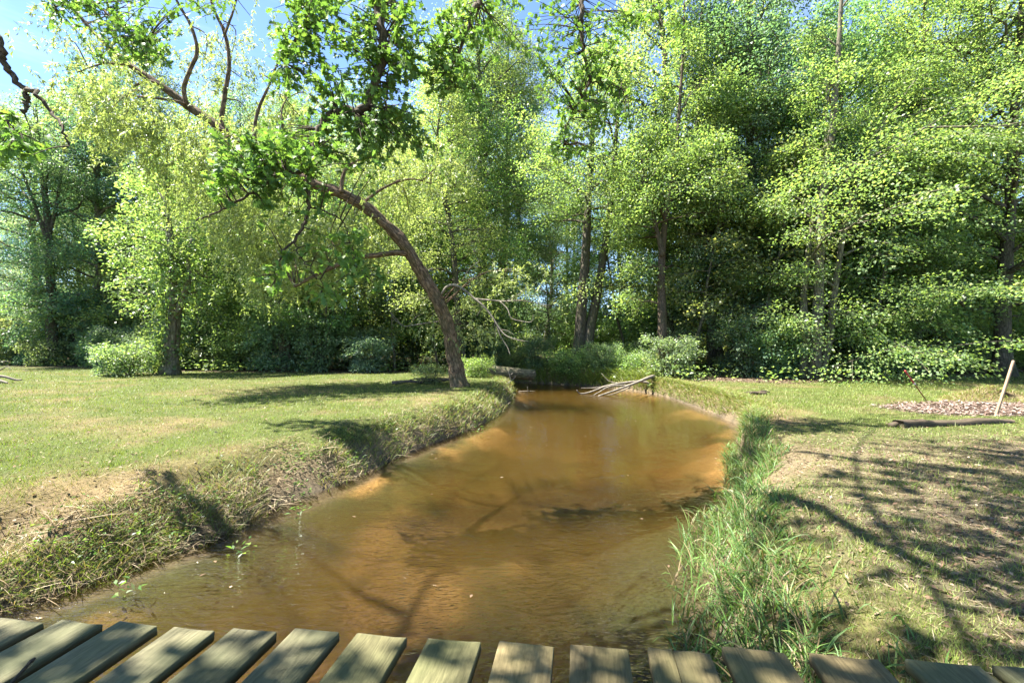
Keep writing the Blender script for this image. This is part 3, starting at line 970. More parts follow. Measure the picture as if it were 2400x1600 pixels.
# tall grey tree, far left
b = ground_foot(at(124, 848, 26.5))
stems = [([b] + pxpath([(121, 760), (118, 660), (113, 560), (108, 480), (98, 400), (88, 320), (84, 230)], 26.5), 0.26, 0.03),
         (pxpath([(114, 575), (95, 520), (70, 450), (45, 380), (30, 290)], 26.4, 25.8), 0.10, 0.02),
         (pxpath([(112, 555), (128, 500), (140, 430), (150, 350), (165, 260)], 26.5, 27), 0.09, 0.02)]
w_, V, Q, C = grow(stems, 301, 36, 36000, 4.4, 0.34, (0.11, 0.08), PAL_COOL, sec=7)
tree_from("grey_tree", "tall straight grey trunk forking high, at the left end of the wood", w_, V, Q, C, b, M_BARK)

# pale double-stemmed tree behind the middle of the left lawn
b = ground_foot(at(668, 868, 22.0))
stems = [([b] + pxpath([(661, 800), (656, 740), (650, 650), (655, 540), (640, 430)], 22), 0.17, 0.03),
         ([b + [0.12, 0.1, 0]] + pxpath([(675, 800), (681, 740), (690, 640), (700, 520)], 22.2, 22.6), 0.12, 0.02)]
w_, V, Q, C = grow(stems, 302, 26, 22000, 3.0, 0.22, (0.105, 0.075), PAL_MAPLE, sec=6)
tree_from("double_stemmed_tree", "pale double-stemmed tree at the back edge of the left lawn", w_, V, Q, C, b, M_PALEBARK)

# slender light-green tree just behind the leaning willow
b = ground_foot(at(1076, 868, 21.0))
stems = [([b] + pxpath([(1074, 800), (1070, 700), (1064, 600), (1048, 490), (1031, 420), (1024, 330), (1034, 240), (1040, 170)], 21), 0.15, 0.015)]
w_, V, Q, C = grow(stems, 303, 40, 26000, 2.7, 0.16, (0.09, 0.065), PAL_YELLOW * 0.95, elev=(20, 65), sec=7, droop=0.35)
tree_from("slender_tree", "slender upright tree with light yellow-green leaves behind the leaning willow", w_, V, Q, C, b, M_BARK)

# twin trunks beyond the creek
b = ground_foot(at(1362, 842, 22.6))
stems = [([b + [-0.22, 0, 0]] + pxpath([(1360, 780), (1366, 690), (1373, 600), (1378, 500), (1384, 400), (1390, 260), (1380, 120)], 22.6), 0.27, 0.05),
         ([b + [0.24, 0, 0]] + pxpath([(1382, 780), (1398, 700), (1413, 610), (1428, 500), (1438, 400), (1450, 260), (1475, 120)], 22.5, 23), 0.24, 0.04)]
w_, V, Q, C = grow(stems, 304, 34, 26000, 4.2, 0.50, (0.105, 0.08), PAL_MAPLE, sec=7, rough=0.06)
tree_from("twin_trunk_tree", "two tall bare trunks rising as a narrow V beyond the creek's end", w_, V, Q, C, b, M_BARK)

# dark ivy-hung trunk at the right corner of the creek's end
b = ground_foot(at(1550, 884, 18.6))
stems = [([b] + pxpath([(1551, 820), (1552, 740), (1550, 660), (1553, 580), (1562, 490), (1580, 400), (1590, 290), (1600, 130), (1605, 0)], 18.6, 19.5), 0.19, 0.02),
         (pxpath([(1553, 600), (1535, 520), (1510, 440), (1500, 340)], 18.7, 19.2), 0.09, 0.02)]
w_, V, Q, C = grow(stems, 305, 36, 28000, 2.9, 0.20, (0.105, 0.078), PAL_MAPLE, sec=7, clear=0.35, toward=R(20))
tree_from("bank_tree", "dark-trunked tree hung with leaves, beside the fallen branch in the creek", w_, V, Q, C, b, M_OAKBARK)

# forked tree
b = ground_foot(at(1668, 860, 21.5))
stems = [([b] + pxpath([(1667, 780), (1665, 690), (1663, 610), (1648, 540), (1646, 460), (1630, 360), (1640, 220), (1645, 40), (1650, -120)], 21.5), 0.21, 0.02),
         (pxpath([(1664, 625), (1688, 550), (1706, 460), (1735, 370), (1800, 300), (1850, 250)], 21.5, 20.8), 0.13, 0.02)]
w_, V, Q, C = grow(stems, 306, 36, 32000, 3.7, 0.30, (0.105, 0.078), PAL_MAPLE * 1.05, sec=7, clear=0.4)
tree_from("forked_tree", "tree whose trunk splits into a high Y, between creek end and many-stemmed maple", w_, V, Q, C, b, M_BARK)

# many-stemmed maple at the edge of the right lawn
b = ground_foot(at(1905, 887, 17.3))
stems = [([b] + pxpath([(1914, 800), (1918, 700), (1920, 600), (1928, 480), (1942, 370), (1955, 250), (1965, 120), (1975, -60), (1985, -260)], 17.3), 0.19, 0.03),
         ([b + [-0.32, 0.1, 0]] + pxpath([(1887, 780), (1884, 690), (1896, 580), (1918, 440), (1935, 330), (1938, 200)], 17.4, 17.8), 0.14, 0.02),
         ([b + [0.34, 0.15, 0]] + pxpath([(1942, 800), (1955, 690), (1975, 560), (2010, 430), (2070, 300), (2150, 180)], 17.5, 17.2), 0.14, 0.02),
         ([b + [0.05, -0.3, 0]] + pxpath([(1925, 880), (1898, 820), (1885, 790)], 17.0), 0.05, 0.01)]
w_, V, Q, C = grow(stems, 307, 52, 56000, 4.4, 0.15, (0.10, 0.072), PAL_MAPLE * 1.05, sec=8, droop=0.30, toward=R(-15), clear=0.22, plate=0.13)
tree_from("many_stemmed_maple", "many-stemmed maple with grey-olive trunks at the back edge of the right lawn", w_, V, Q, C, b, M_PALEBARK)

# maple at the right end, its long sprays reach over the lawn
b = ground_foot(at(2352, 872, 18.5))
stems = [([b] + pxpath([(2350, 760), (2354, 660), (2362, 560), (2370, 450), (2375, 300), (2390, 120), (2400, -80), (2405, -240)], 18.5), 0.26, 0.03)]
w_, V, Q, C = grow(stems, 308, 46, 56000, 5.4, 0.13, (0.102, 0.074), PAL_MAPLE * 1.1, sec=8, droop=0.28, toward=R(205), plate=0.13)
tree_from("spreading_maple", "maple with long layered leaf sprays at the right end of the wood", w_, V, Q, C, b, M_BARK)
b = ground_foot(at(2150, 872, 19.8))
stems = [([b] + pxpath([(2148, 760), (2152, 640), (2146, 500), (2150, 350), (2160, 180), (2170, -30), (2175, -200)], 19.8), 0.15, 0.03)]
w_, V, Q, C = grow(stems, 309, 42, 46000, 4.0, 0.12, (0.10, 0.072), PAL_MAPLE, sec=8, droop=0.30)
tree_from("shady_maple", "bushy maple between the many-stemmed maple and the right end of the wood", w_, V, Q, C, b, M_BARK)

# ivy-clad broken tree on the left lawn
b = ground_foot(at(396, 872, 19.3))
stems = [([b] + pxpath([(402, 820), (408, 760), (410, 700), (404, 630), (398, 550), (388, 450), (392, 360)], 19.3), 0.27, 0.03)]
w_, V, Q, C = grow(stems, 310, 18, 9000, 2.3, 0.42, (0.13, 0.10), PAL_MAPLE * 1.1, sec=6, flare=0.7)
tube(w_, spline(pxpath([(408, 745), (428, 705), (438, 672), (444, 645), (440, 600), (450, 560)], 19.2, 19.0), 16), np.linspace(0.15, 0.05, 16), 9, 0.15, seed=5)
tube(w_, spline(pxpath([(408, 700), (425, 685), (448, 676)], 19.1), 6), np.linspace(0.06, 0.03, 6), 6, 0.1)
tree_from("ivy_clad_tree", "leaning broken tree wrapped in ivy on the left lawn's back edge", w_, V, Q, C, b, M_PALEBARK)
IVY_B = b

# ------------------------------------------------------------------ leaning willow
WD = 14.2
wb = ground_foot(at(1078, 907, WD))
wpx = [(1066, 850), (1056, 790), (1037, 730), (1010, 680), (984, 630), (960, 592), (930, 552), (890, 512), (845, 478), (790, 450), (740, 432), (650, 384), (547, 321), (455, 258), (380, 203), (300, 150), (225, 82), (170, 20)]
wpts = [wb] + [at(x, y, WD - 1.6 * (i / 17)) for i, (x, y) in enumerate(wpx)]
willow = thing("willow_tree", "big willow leaning far to the left over the lawn from the creek bank", "tree", wb)
g = Geo()
S = spline(wpts, 150)
rr_px = np.interp(np.linspace(0, 18, 150), [0, 1, 3, 5, 7, 9, 11, 13, 15, 17, 18], [19, 17.5, 15.5, 14.5, 13.5, 12, 10.5, 9.5, 7, 4, 2.5])
tube(g, S, rr_px / FPX * 13.8, 26, 0.22, True, None, 3, 0.45)
link("trunk", g.mesh("trunk", [M_WBARK], True, wb), willow)
limbs = [([(962, 596), (930, 592), (890, 597), (850, 602), (800, 618), (745, 642), (690, 672)], 13.7, 12.8, 7.5, 3.0),
         ([(800, 452), (802, 420), (812, 395), (835, 378), (872, 368)], 13.2, 13.6, 5, 2),
         ([(523, 306), (519, 275), (528, 215), (537, 150), (527, 80), (500, 20), (480, -60)], 13.0, 13.2, 6, 2.5),
         ([(437, 246), (431, 205), (445, 165), (462, 120), (447, 60), (418, 10), (390, -50)], 12.9, 12.6, 5.5, 2.2),
         ([(527, 80), (545, 30), (560, -20)], 13.1, 13.3, 3, 1.5),
         ([(385, 205), (350, 190), (318, 200), (305, 210)], 12.8, 12.4, 4, 1.5),
         ([(436, 245), (400, 235), (342, 227)], 12.9, 12.3, 4, 2),
         ([(600, 352), (596, 300), (608, 250), (628, 205), (650, 150), (668, 128)], 13.1, 13.6, 5, 1.2),
         ([(658, 390), (664, 320), (660, 260), (672, 230)], 13.2, 13.8, 3.5, 1.0),
         ([(845, 480), (900, 440), (960, 420), (1010, 430)], 13.6, 14.0, 3.5, 1.2),
         ([(300, 152), (240, 150), (180, 170)], 12.7, 12.2, 3, 1.0)]
LIMB_PTS = [S[20:]]
for pts, da, db, ra, rb in limbs:
    g = Geo(); sp = spline(pxpath(pts, da, db), 28)
    tube(g, sp, np.linspace(ra, rb, 28) / FPX * da, 12, 0.18, True, None, len(pts))
    link("limb", g.mesh("limb", [M_WBARK], True, wb), willow)
    LIMB_PTS.append(sp)
LIMB_PTS = np.concatenate(LIMB_PTS)
# dead branch with bleached twigs
g = Geo()
dead = [([(1034, 692), (1046, 673), (1066, 668), (1092, 682), (1112, 700), (1134, 718), (1155, 745), (1172, 772), (1188, 788), (1215, 797), (1240, 800)], 13.9, 13.0, 3.6, 0.8),
        ([(1112, 700), (1145, 703), (1185, 706), (1220, 704), (1262, 712), (1290, 716)], 13.6, 12.8, 2.2, 0.6),
        ([(1172, 706), (1190, 725), (1198, 745), (1220, 752), (1245, 754), (1250, 738)], 13.3, 12.8, 1.4, 0.5),
        ([(1160, 752), (1172, 785), (1184, 805), (1190, 815), (1196, 832)], 13.4, 13.0, 1.4, 0.5),
        ([(1134, 718), (1125, 728), (1118, 740)], 13.6, 13.4, 1.0, 0.4),
        ([(1158, 748), (1160, 770), (1162, 790)], 13.5, 13.4, 0.9, 0.4),
        ([(1066, 670), (1085, 655), (1100, 630), (1125, 610)], 13.9, 13.5, 1.2, 0.4),
        ([(1185, 706), (1215, 690), (1235, 670)], 13.2, 13.0, 0.8, 0.3),
        ([(1172, 772), (1190, 775), (1205, 785)], 13.3, 13.1, 0.8, 0.3),
        ([(1040, 752), (1000, 757), (968, 762), (945, 764), (930, 748), (912, 728), (905, 720)], 14.1, 13.6, 1.8, 0.5),
        ([(945, 764), (928, 752), (918, 738)], 13.8, 13.7, 0.8, 0.4),
        ([(960, 763), (972, 745), (990, 735)], 13.9, 13.6, 1.0, 0.4),
        ([(1005, 757), (1015, 735), (1008, 715)], 14.0, 13.7, 0.8, 0.4)]
for pts, da, db, ra, rb in dead:
    tube(g, spline(pxpath(pts, da, db), 22), np.linspace(ra, rb, 22) / FPX * 13.6, 6, 0.1)
db_ = link("dead_branch", g.mesh("dead_branch", [M_DEAD], True, wb), willow)
db_["label"] = "bare bleached branch with thin dead twigs"

# willow foliage: drooping leafy strands hung on thin branchlets
wg = Geo()
blobs = [  # px x, y, depth, rx, ry (px), rd (m), strands
    (610, 520, 14.0, 150, 90, 1.2, 400), (720, 575, 14.2, 130, 80, 1.0, 280), (540, 470, 13.6, 90, 60, 1.2, 140), (640, 640, 13.4, 100, 50, 1.0, 100),
    (800, 505, 14.6, 120, 70, 1.0, 160), (850, 375, 14.6, 110, 50, 1.0, 120), (940, 440, 15.2, 100, 60, 1.0, 130), (970, 530, 15.4, 80, 70, 0.8, 90),
    (620, 300, 14.4, 110, 60, 1.0, 150), (680, 260, 14.4, 60, 60, 1.0, 50), (450, 345, 12.8, 120, 50, 1.2, 190), (330, 300, 12.4, 120, 60, 1.2, 190),
    (250, 230, 12.4, 100, 60, 1.2, 90), (220, 130, 12.6, 90, 70, 1.2, 45), (330, 80, 13.6, 110, 70, 1.0, 35), (480, 130, 13.6, 110, 80, 1.0, 60), (560, 190, 13.8, 60, 60, 1.0, 28),
    (560, 60, 13.6, 50, 60, 1.0, 18), (1005, 750, 14.6, 30, 50, 0.3, 22), (1095, 730, 14.7, 40, 55, 0.3, 36), (1195, 640, 14.0, 55, 25, 0.6, 24)]
aP, aL = [], []
for (cx, cy_, d, rx, ry, rd, n) in blobs:
    k = max(3, n // 28)
    u = rng.normal(0, 0.55, (k, 3)).clip(-1.1, 1.1)
    cen = np.array([at(cx + a * rx, cy_ + b_ * ry, d + c * rd) for a, b_, c in u])
    for c in cen:
        j = np.argmin(((LIMB_PTS - c) ** 2).sum(1) + 0.6 * np.maximum(0, LIMB_PTS[:, 2] - c[2] - 1.0) ** 2)
        q = LIMB_PTS[j]
        mid = (q + c) / 2 + np.array([rng.normal(0, 0.15), rng.normal(0, 0.15), 0.18 * np.linalg.norm(c - q)])
        tube(wg, spline([q, mid, c], 9), np.linspace(0.022, 0.007, 9), 4, 0, False)
    m = int(n * 1.45)
    pts = cen[rng.integers(0, k, m)] + rng.normal(0, 1, (m, 3)) * np.array([0.55, 0.40, 0.42])
    aP.append(pts); aL.append(np.full(m, 1.0 if cy_ > 350 else 0.62))
aP = np.concatenate(aP); aL = np.concatenate(aL) * rng.uniform(0.6, 1.3, len(aP))
nst, per = len(aP), 24
az = rng.uniform(0, 2 * np.pi, nst); hd = np.stack([np.cos(az), np.sin(az), np.zeros(nst)], 1)
t = np.sort(rng.random((nst, per)), 1)
Ppos = aP[:, None, :] + hd[:, None, :] * (0.5 * aL[:, None] * (1 - (1 - t) ** 2))[..., None] - np.array([0, 0, 1.0]) * (0.60 * aL[:, None] * t ** 1.6)[..., None]
Ppos = Ppos.reshape(-1, 3) + rng.normal(0, 0.02, (nst * per, 3))
n = len(Ppos)
Dd = np.repeat(hd, per, 0) * 0.5 + rng.normal(0, 0.5, (n, 3)) + np.array([0, 0, -0.55])
V, Q, C = kite_leaves(Ppos, Dd, np.array([0, 0, 1.0]) + rng.normal(0, 0.6, (n, 3)), rng.uniform(0.085, 0.145, n), rng.uniform(0.022, 0.036, n),
                      pick(PAL_YELLOW, n, 0.16) * np.repeat(rng.uniform(0.8, 1.2, (nst, 1)), per, 0), 0.1, 0.15)
link("crown", make_mesh("crown", V - wb, None, Q, C, None, [M_WILLOW]), willow)
link("branchlets", wg.mesh("branchlets", [M_WBARK], True, wb), willow)["kind"] = "stuff"

# ------------------------------------------------------------------ overhanging oak
ob = ground_foot((-5.6, -3.4, 0))
oak = thing("oak_tree", "dark lobed-leaved oak whose boughs hang into the picture's top from overhead", "tree", ob)
g = Geo()
crotch = np.array([-5.0, -2.8, 4.6])
tube(g, spline([ob, ob + [0.1, 0.1, 1.5], crotch + [-0.1, -0.1, -1.2], crotch, crotch + [0.3, -0.2, 2.0], crotch + [0.2, -0.8, 5.0]], 40), np.linspace(0.42, 0.12, 40), 22, 0.14, True, None, 9, 0.5)
link("trunk", g.mesh("trunk", [M_OAKBARK], True, ob), oak)
boughs = [  # big overhead limbs, then the boughs that come down into view (px paths)
    ([crotch, (-4.0, -0.6, 6.4), (-2.6, 2.2, 7.8), (-1.4, 4.6, 8.0), (-0.2, 6.6, 8.4), (1.2, 8.4, 9.0)], 0.055, 0.012),
    ([crotch, (-5.4, 0.4, 6.6), (-6.0, 3.4, 7.6), (-6.2, 6.0, 8.6), (-6.0, 8.0, 9.6)], 0.07, 0.03),
    ([(-3.6, 0.2, 6.8), (-1.8, 1.0, 7.6), (0.2, 1.8, 8.0), (2.2, 2.6, 8.2)], 0.06, 0.02),
    ([(-2.0, 3.3, 8.0), (-1.9, 5.2, 7.6)] + [at(x, y, d) for x, y, d in [(880, -40, 6.3), (893, 60, 6.2), (898, 130, 6.1), (878, 190, 6.0), (858, 248, 5.95), (835, 262, 5.9), (800, 256, 5.9), (770, 272, 5.85), (748, 310, 5.8), (735, 360, 5.75), (725, 400, 5.7)]], 0.066, 0.038),
    ([at(x, y, d) for x, y, d in [(725, 400, 5.7), (690, 405, 5.65), (650, 412, 5.6), (610, 435, 5.5), (575, 462, 5.45), (530, 488, 5.4), (490, 505, 5.3), (462, 515, 5.25)]], 0.026, 0.007),
    ([at(x, y, d) for x, y, d in [(725, 400, 5.7), (724, 450, 5.7), (720, 500, 5.65), (708, 535, 5.6), (690, 560, 5.6), (665, 588, 5.55), (648, 620, 5.5), (640, 660, 5.5)]], 0.028, 0.006),
    ([at(x, y, d) for x, y, d in [(722, 488, 5.7), (760, 497, 5.7), (805, 520, 5.75), (820, 560, 5.75), (835, 600, 5.8), (842, 640, 5.8)]], 0.011, 0.004),
    ([at(x, y, d) for x, y, d in [(687, 565, 5.6), (700, 600, 5.6), (735, 640, 5.55), (765, 680, 5.5)]], 0.011, 0.004),
    ([(-0.6, 5.9, 8.2)] + [at(x, y, d) for x, y, d in [(1125, -40, 6.8), (1110, 20, 6.7), (1092, 80, 6.6), (1060, 150, 6.5), (1045, 170, 6.5), (1075, 205, 6.5), (1105, 208, 6.5)]], 0.04, 0.008),
    ([(0.9, 8.0, 8.9)] + [at(x, y, d) for x, y, d in [(1362, -40, 8.2), (1362, 40, 8.1), (1366, 110, 8.0), (1376, 160, 8.0), (1382, 195, 7.9), (1355, 240, 7.8), (1330, 290, 7.8), (1318, 350, 7.7)]], 0.05, 0.008),
    ([at(x, y, d) for x, y, d in [(1382, 195, 7.9), (1410, 190, 7.9), (1440, 200, 7.8), (1470, 215, 7.8)]], 0.016, 0.006),
    ([(-6.1, 4.6, 8.0), (-6.7, 5.3, 6.8)] + [at(x, y, d) for x, y, d in [(-40, 20, 5.3), (0, 105, 5.2), (12, 150, 5.2), (35, 185, 5.2), (62, 208, 5.15), (90, 222, 5.1), (118, 262, 5.1), (145, 300, 5.0), (162, 338, 5.0)]], 0.05, 0.008),
    ([at(x, y, d) for x, y, d in [(60, 206, 5.15), (63, 235, 5.15), (55, 262, 5.1)]], 0.022, 0.018),
    ([at(x, y, d) for x, y, d in [(-60, 180, 5.0), (-30, 240, 4.9), (10, 285, 4.8), (40, 310, 4.8)]], 0.018, 0.006),
    ([(-6.05, 7.4, 9.3)] + [at(x, y, d) for x, y, d in [(200, -40, 8.2), (240, 20, 8.0), (290, 70, 7.9), (340, 90, 7.8)]], 0.04, 0.008),
    ([at(x, y, d) for x, y, d in [(200, -40, 8.2), (160, 0, 8.0), (130, 20, 7.9)]], 0.02, 0.006),
    ([(-1.7, 5.0, 7.7)] + [at(x, y, d) for x, y, d in [(740, -40, 6.6), (720, 40, 6.5), (690, 100, 6.4), (670, 150, 6.4)]], 0.04, 0.008),
    ([at(x, y, d) for x, y, d in [(893, 60, 6.2), (915, 100, 6.3), (908, 180, 6.3), (905, 250, 6.3)]], 0.02, 0.006)]
OB = []
for k, (pts, ra, rb) in enumerate(boughs):
    g = Geo(); n = 12 + 4 * len(pts); sp = spline(np.array(pts, float), n)
    if k > 2:
        kink = rng.normal(0, 0.012, (n, 3)); kink[0] = 0; sp = sp + kink
    tube(g, sp, np.linspace(ra, rb, n), 12 if ra > 0.03 else 8, 0.16, True, None, k)
    link("bough", g.mesh("bough", [M_OAKBARK], True, ob), oak)
    OB.append(sp)
OBP = np.concatenate(OB)

half = np.array([(0, 0.015), (0.18, 0.20), (0.26, 0.08), (0.40, 0.36), (0.49, 0.12), (0.68, 0.32), (0.75, 0.11), (1.0, 0.0)])


def oak_leaf(seed):
    """lobed leaf of unit length along +X, a bent midrib with two half blades"""
    r = np.random.default_rng(seed)
    x = half[:, 0]; w = half[:, 1] * r.uniform(0.85, 1.15, len(x))
    lobe = np.array([0, .06, 0, .09, 0, .10, 0, 0])
    zc = -0.22 * x ** 2 * r.uniform(0.4, 1.6)
    mid = np.stack([x, 0 * x, zc], 1)
    a = np.stack([x + lobe, w, zc + 0.28 * w * r.uniform(0.2, 1)], 1)
    b_ = np.stack([x + lobe, -w * r.uniform(0.9, 1.1, len(x)), zc + 0.28 * w * r.uniform(0.2, 1)], 1)
    V = np.vstack([mid, a, b_]); n = len(x)
    Q = [(i, i + 1, n + i + 1, n + i) for i in range(n - 1)] + [(i + 1, i, 2 * n + i, 2 * n + i + 1) for i in range(n - 1)]
    return V, np.array(Q)


OAKV = [oak_leaf(s) for s in range(4)]
oblobs = [  # px x, y, depth, rx, ry, rd, twigs
    (200, 25, 8.0, 80, 35, 0.6, 34), (300, 85, 7.8, 70, 50, 0.6, 40), (370, 110, 7.6, 50, 50, 0.5, 22), (150, 5, 8.0, 50, 20, 0.5, 10), (420, 10, 8.2, 110, 18, 0.6, 20),
    (700, 60, 6.5, 70, 60, 0.6, 44), (680, 160, 6.4, 45, 55, 0.5, 22), (770, 40, 6.3, 70, 60, 0.6, 36), (820, 140, 6.2, 60, 80, 0.6, 40), (780, 210, 6.1, 50, 50, 0.5, 22),
    (930, 60, 6.3, 60, 70, 0.6, 38), (920, 190, 6.2, 50, 70, 0.5, 34), (990, 110, 6.5, 60, 70, 0.5, 34), (1080, 60, 6.7, 55, 60, 0.5, 26), (1060, 180, 6.5, 55, 50, 0.5, 26),
    (820, 320, 5.9, 70, 50, 0.5, 34), (880, 350, 6.0, 60, 45, 0.5, 24), (930, 300, 6.2, 55, 50, 0.5, 24), (1000, 330, 6.3, 40, 40, 0.4, 8),
    (560, 345, 5.6, 60, 40, 0.4, 26), (640, 340, 5.7, 70, 40, 0.4, 30), (580, 400, 5.5, 60, 35, 0.4, 20), (690, 370, 5.7, 50, 40, 0.4, 18), (660, 460, 5.6, 50, 45, 0.4, 22), (740, 450, 5.7, 35, 45, 0.4, 10),
    (510, 420, 5.4, 30, 30, 0.3, 7), (800, 580, 5.7, 50, 45, 0.4, 18), (850, 630, 5.8, 45, 40, 0.4, 12), (630, 660, 5.5, 30, 35, 0.3, 8), (700, 620, 5.5, 30, 40, 0.3, 6), (770, 690, 5.5, 30, 25, 0.3, 5),
    (1180, 30, 7.8, 60, 40, 0.6, 16), (1160, 100, 7.6, 50, 40, 0.6, 10), (1290, 60, 8.2, 70, 60, 0.7, 26), (1330, 180, 8.0, 70, 70, 0.7, 40), (1410, 220, 7.9, 65, 65, 0.6, 36), (1360, 300, 7.8, 60, 60, 0.6, 30), (1440, 90, 8.2, 60, 70, 0.7, 26), (1310, 370, 7.7, 40, 30, 0.4, 8), (1540, 40, 8.6, 80, 40, 0.8, 16),
    (40, 320, 4.8, 55, 40, 0.4, 9), (-10, 370, 4.8, 50, 40, 0.4, 6), (60, 360, 4.9, 45, 25, 0.4, 5), (5, 250, 4.9, 25, 30, 0.3, 3)]
tw_c = []
for (cx, cy_, d, rx, ry, rd, n) in oblobs:
    n = int(n * 1.2)
    u = rng.uniform(-1, 1, (n, 3)) * 1.12
    tw_c += [at(cx + a * rx, cy_ + b_ * ry, d + c * rd) for a, b_, c in u]
n_view = len(tw_c)
# the canopy overhead, out of the frame: it shades the bridge and the right bank
for (c, rad3, n) in [((-4.6, 1.8, 6.4), (1.5, 1.0, 0.7), 130), ((-3.0, 1.8, 6.6), (1.4, 1.0, 0.7), 120), ((-1.4, 2.0, 6.8), (1.3, 1.0, 0.7), 110), ((-0.6, 3.2, 7.2), (1.5, 1.0, 0.7), 150), ((0.8, 3.4, 7.4), (1.5, 1.0, 0.8), 170),
                     ((0.4, 4.8, 8.0), (1.5, 1.0, 0.7), 150), ((2.2, 4.6, 8.2), (1.4, 1.0, 0.8), 150), ((-4.2, -0.4, 7.2), (1.8, 1.4, 1.1), 60), ((1.6, 6.0, 8.8), (1.4, 0.9, 0.6), 120), ((3.4, 5.8, 9.0), (1.3, 1.0, 0.8), 110), ((2.2, 2.4, 7.8), (1.3, 1.0, 0.8), 100), ((-2.0, 4.4, 8.0), (1.0, 0.9, 0.6), 40), ((-4.9, 3.5, 6.8), (1.3, 0.9, 0.6), 110), ((-3.5, 3.2, 6.7), (1.3, 0.8, 0.6), 110)]:
    tw_c += list(np.array(c) + rng.normal(0, 0.5, (n, 3)) * np.array(rad3))
tw_c = np.array(tw_c)
og = Geo()
lp, ld = [], []
lfar = []
for ci_, c in enumerate(tw_c):
    j = np.argmin(((OBP - c) ** 2).sum(1)); q = OBP[j]; dist = np.linalg.norm(c - q)
    dirn = norm(c - q + rng.normal(0, 0.15, 3) + [0, 0, 0.05])
    ln = min(dist, rng.uniform(0.35, 0.8))
    st_ = c - dirn * ln * 0.8
    if dist < 1.3: tube(og, spline([q, (q + c) / 2 + [0, 0, 0.06 * dist], c], 5), np.linspace(0.009, 0.003, 5), 4, 0, False)
    else: tube(og, spline([st_, (st_ + c) / 2 + [0, 0, 0.03], c], 4), np.linspace(0.006, 0.003, 4), 3, 0, False)
    m = rng.integers(7, 12)
    for k in range(m):
        p = st_ + (c - st_) * (1 - 0.95 * (k / m) ** 1.3)
        d = dirn * 0.5 + rng.normal(0, 0.75, 3); d[2] -= 0.30
        lp.append(p); ld.append(norm(d)); lfar.append(ci_ >= n_view)
lp = np.array(lp); ld = np.array(ld); lfar = np.array(lfar)
canP, canD = lp[lfar], ld[lfar]; lp, ld = lp[~lfar], ld[~lfar]
ln_ = rng.uniform(0.08, 0.135, len(lp))
# size in the picture decides which leaves become parts of their own
dy = np.maximum(lp[:, 1], 0.3)
ctr = lp + ld * ln_[:, None] * 0.5
u_ = 1200 + ctr[:, 0] / dy * FPX; v_ = 800 - (ctr[:, 2] - CAM_H) / dy * FPX
inv_ = (u_ > 0) & (u_ < 2400) & (v_ > 0) & (v_ < 1600) & (lp[:, 1] > 1)
size = np.where(inv_, ln_ / dy * (0.45 + np.abs(np.stack([ld[:, 0], ld[:, 2]], 1)).max(1)), 0)
order = np.argsort(-size)
single = set(order[:300].tolist())
leaf_me = []
for vi, (LV, LQ) in enumerate(OAKV):
    for ci in range(3):
        leaf_me.append(make_mesh("leaf", LV, None, LQ, np.tile(PAL_OAK[ci] * (0.9 + 0.12 * vi), (len(LV), 1)), None, [M_OAK], False))
restV, restQ, restC, nv = [], [], [], 0
for i in range(len(lp)):
    d = ld[i]; up = norm(np.array([0, 0, 1.0]) + rng.normal(0, 0.55, 3))
    s = norm(np.cross(up, d)); up = np.cross(d, s)
    Mx = np.stack([d, s, up], 1) * ln_[i]
    if i in single:
        lo = link("leaf", leaf_me[rng.integers(0, len(leaf_me))], oak)
        M4 = Matrix(Mx.tolist()).to_4x4(); M4.translation = Vector(lp[i] - ob)
        lo.matrix_local = M4
    else:
        LV, LQ = OAKV[i % 4]
        restV.append(LV @ Mx.T + lp[i]); restQ.append(LQ + nv); nv += len(LV)
        restC.append(np.tile(pick(PAL_OAK, 1, 0.14), (len(LV), 1)))
f = link("foliage", make_mesh("foliage", np.concatenate(restV) - ob, None, np.concatenate(restQ), np.concatenate(restC), None, [M_OAK]), oak)
f["kind"] = "stuff"
m = len(canP)
V, Q, C = kite_leaves(canP, canD, np.array([0, 0, 1.0]) + rng.normal(0, 0.5, (m, 3)), rng.uniform(0.11, 0.16, m), rng.uniform(0.06, 0.09, m), pick(PAL_OAK, m, 0.15))
link("crown", make_mesh("crown", V - ob, None, Q, C, None, [M_OAK]), oak)
link("twigs", og.mesh("twigs", [M_OAKBARK], True, ob), oak)["kind"] = "stuff"

# ------------------------------------------------------------------ ivy, shrubs and undergrowth
n = 1900
tq = rng.random(n) ** 0.9
ax_ = spline([IVY_B] + pxpath([(402, 820), (406, 760), (406, 700), (402, 630), (396, 570)], 19.3), 40)
ip = ax_[(tq * 39).astype(int)]
aa = rng.uniform(0, 2 * np.pi, n)
out_ = np.stack([np.cos(aa), np.sin(aa), rng.normal(0, 0.2, n)], 1)
rad_ = 0.28 + np.abs(rng.normal(0, 0.16, n)) + 0.55 * np.clip(out_[:, 0] * -1, 0, 1) * np.sin(np.pi * tq) * rng.random(n)
ok = ~((out_[:, 0] > 0.1) & (tq < 0.75) & (rng.random(n) < 0.8))
ip = (ip + out_ * rad_[:, None])[ok]; od = out_[ok]; m = len(ip)
V, Q, C = kite_leaves(ip, od * 0.4 + np.array([0, 0, -0.8]) + rng.normal(0, 0.4, (m, 3)), od + rng.normal(0, 0.4, (m, 3)), rng.uniform(0.12, 0.2, m), rng.uniform(0.10, 0.17, m), pick(PAL_MAPLE * 0.75, m, 0.2))
ivy = thing("ivy_plant", "green ivy climbing thickly up the leaning broken tree", "ivy", IVY_B)
link("foliage", make_mesh("foliage", V - IVY_B, None, Q, C, None, [M_LEAF]), ivy)
g = Geo()
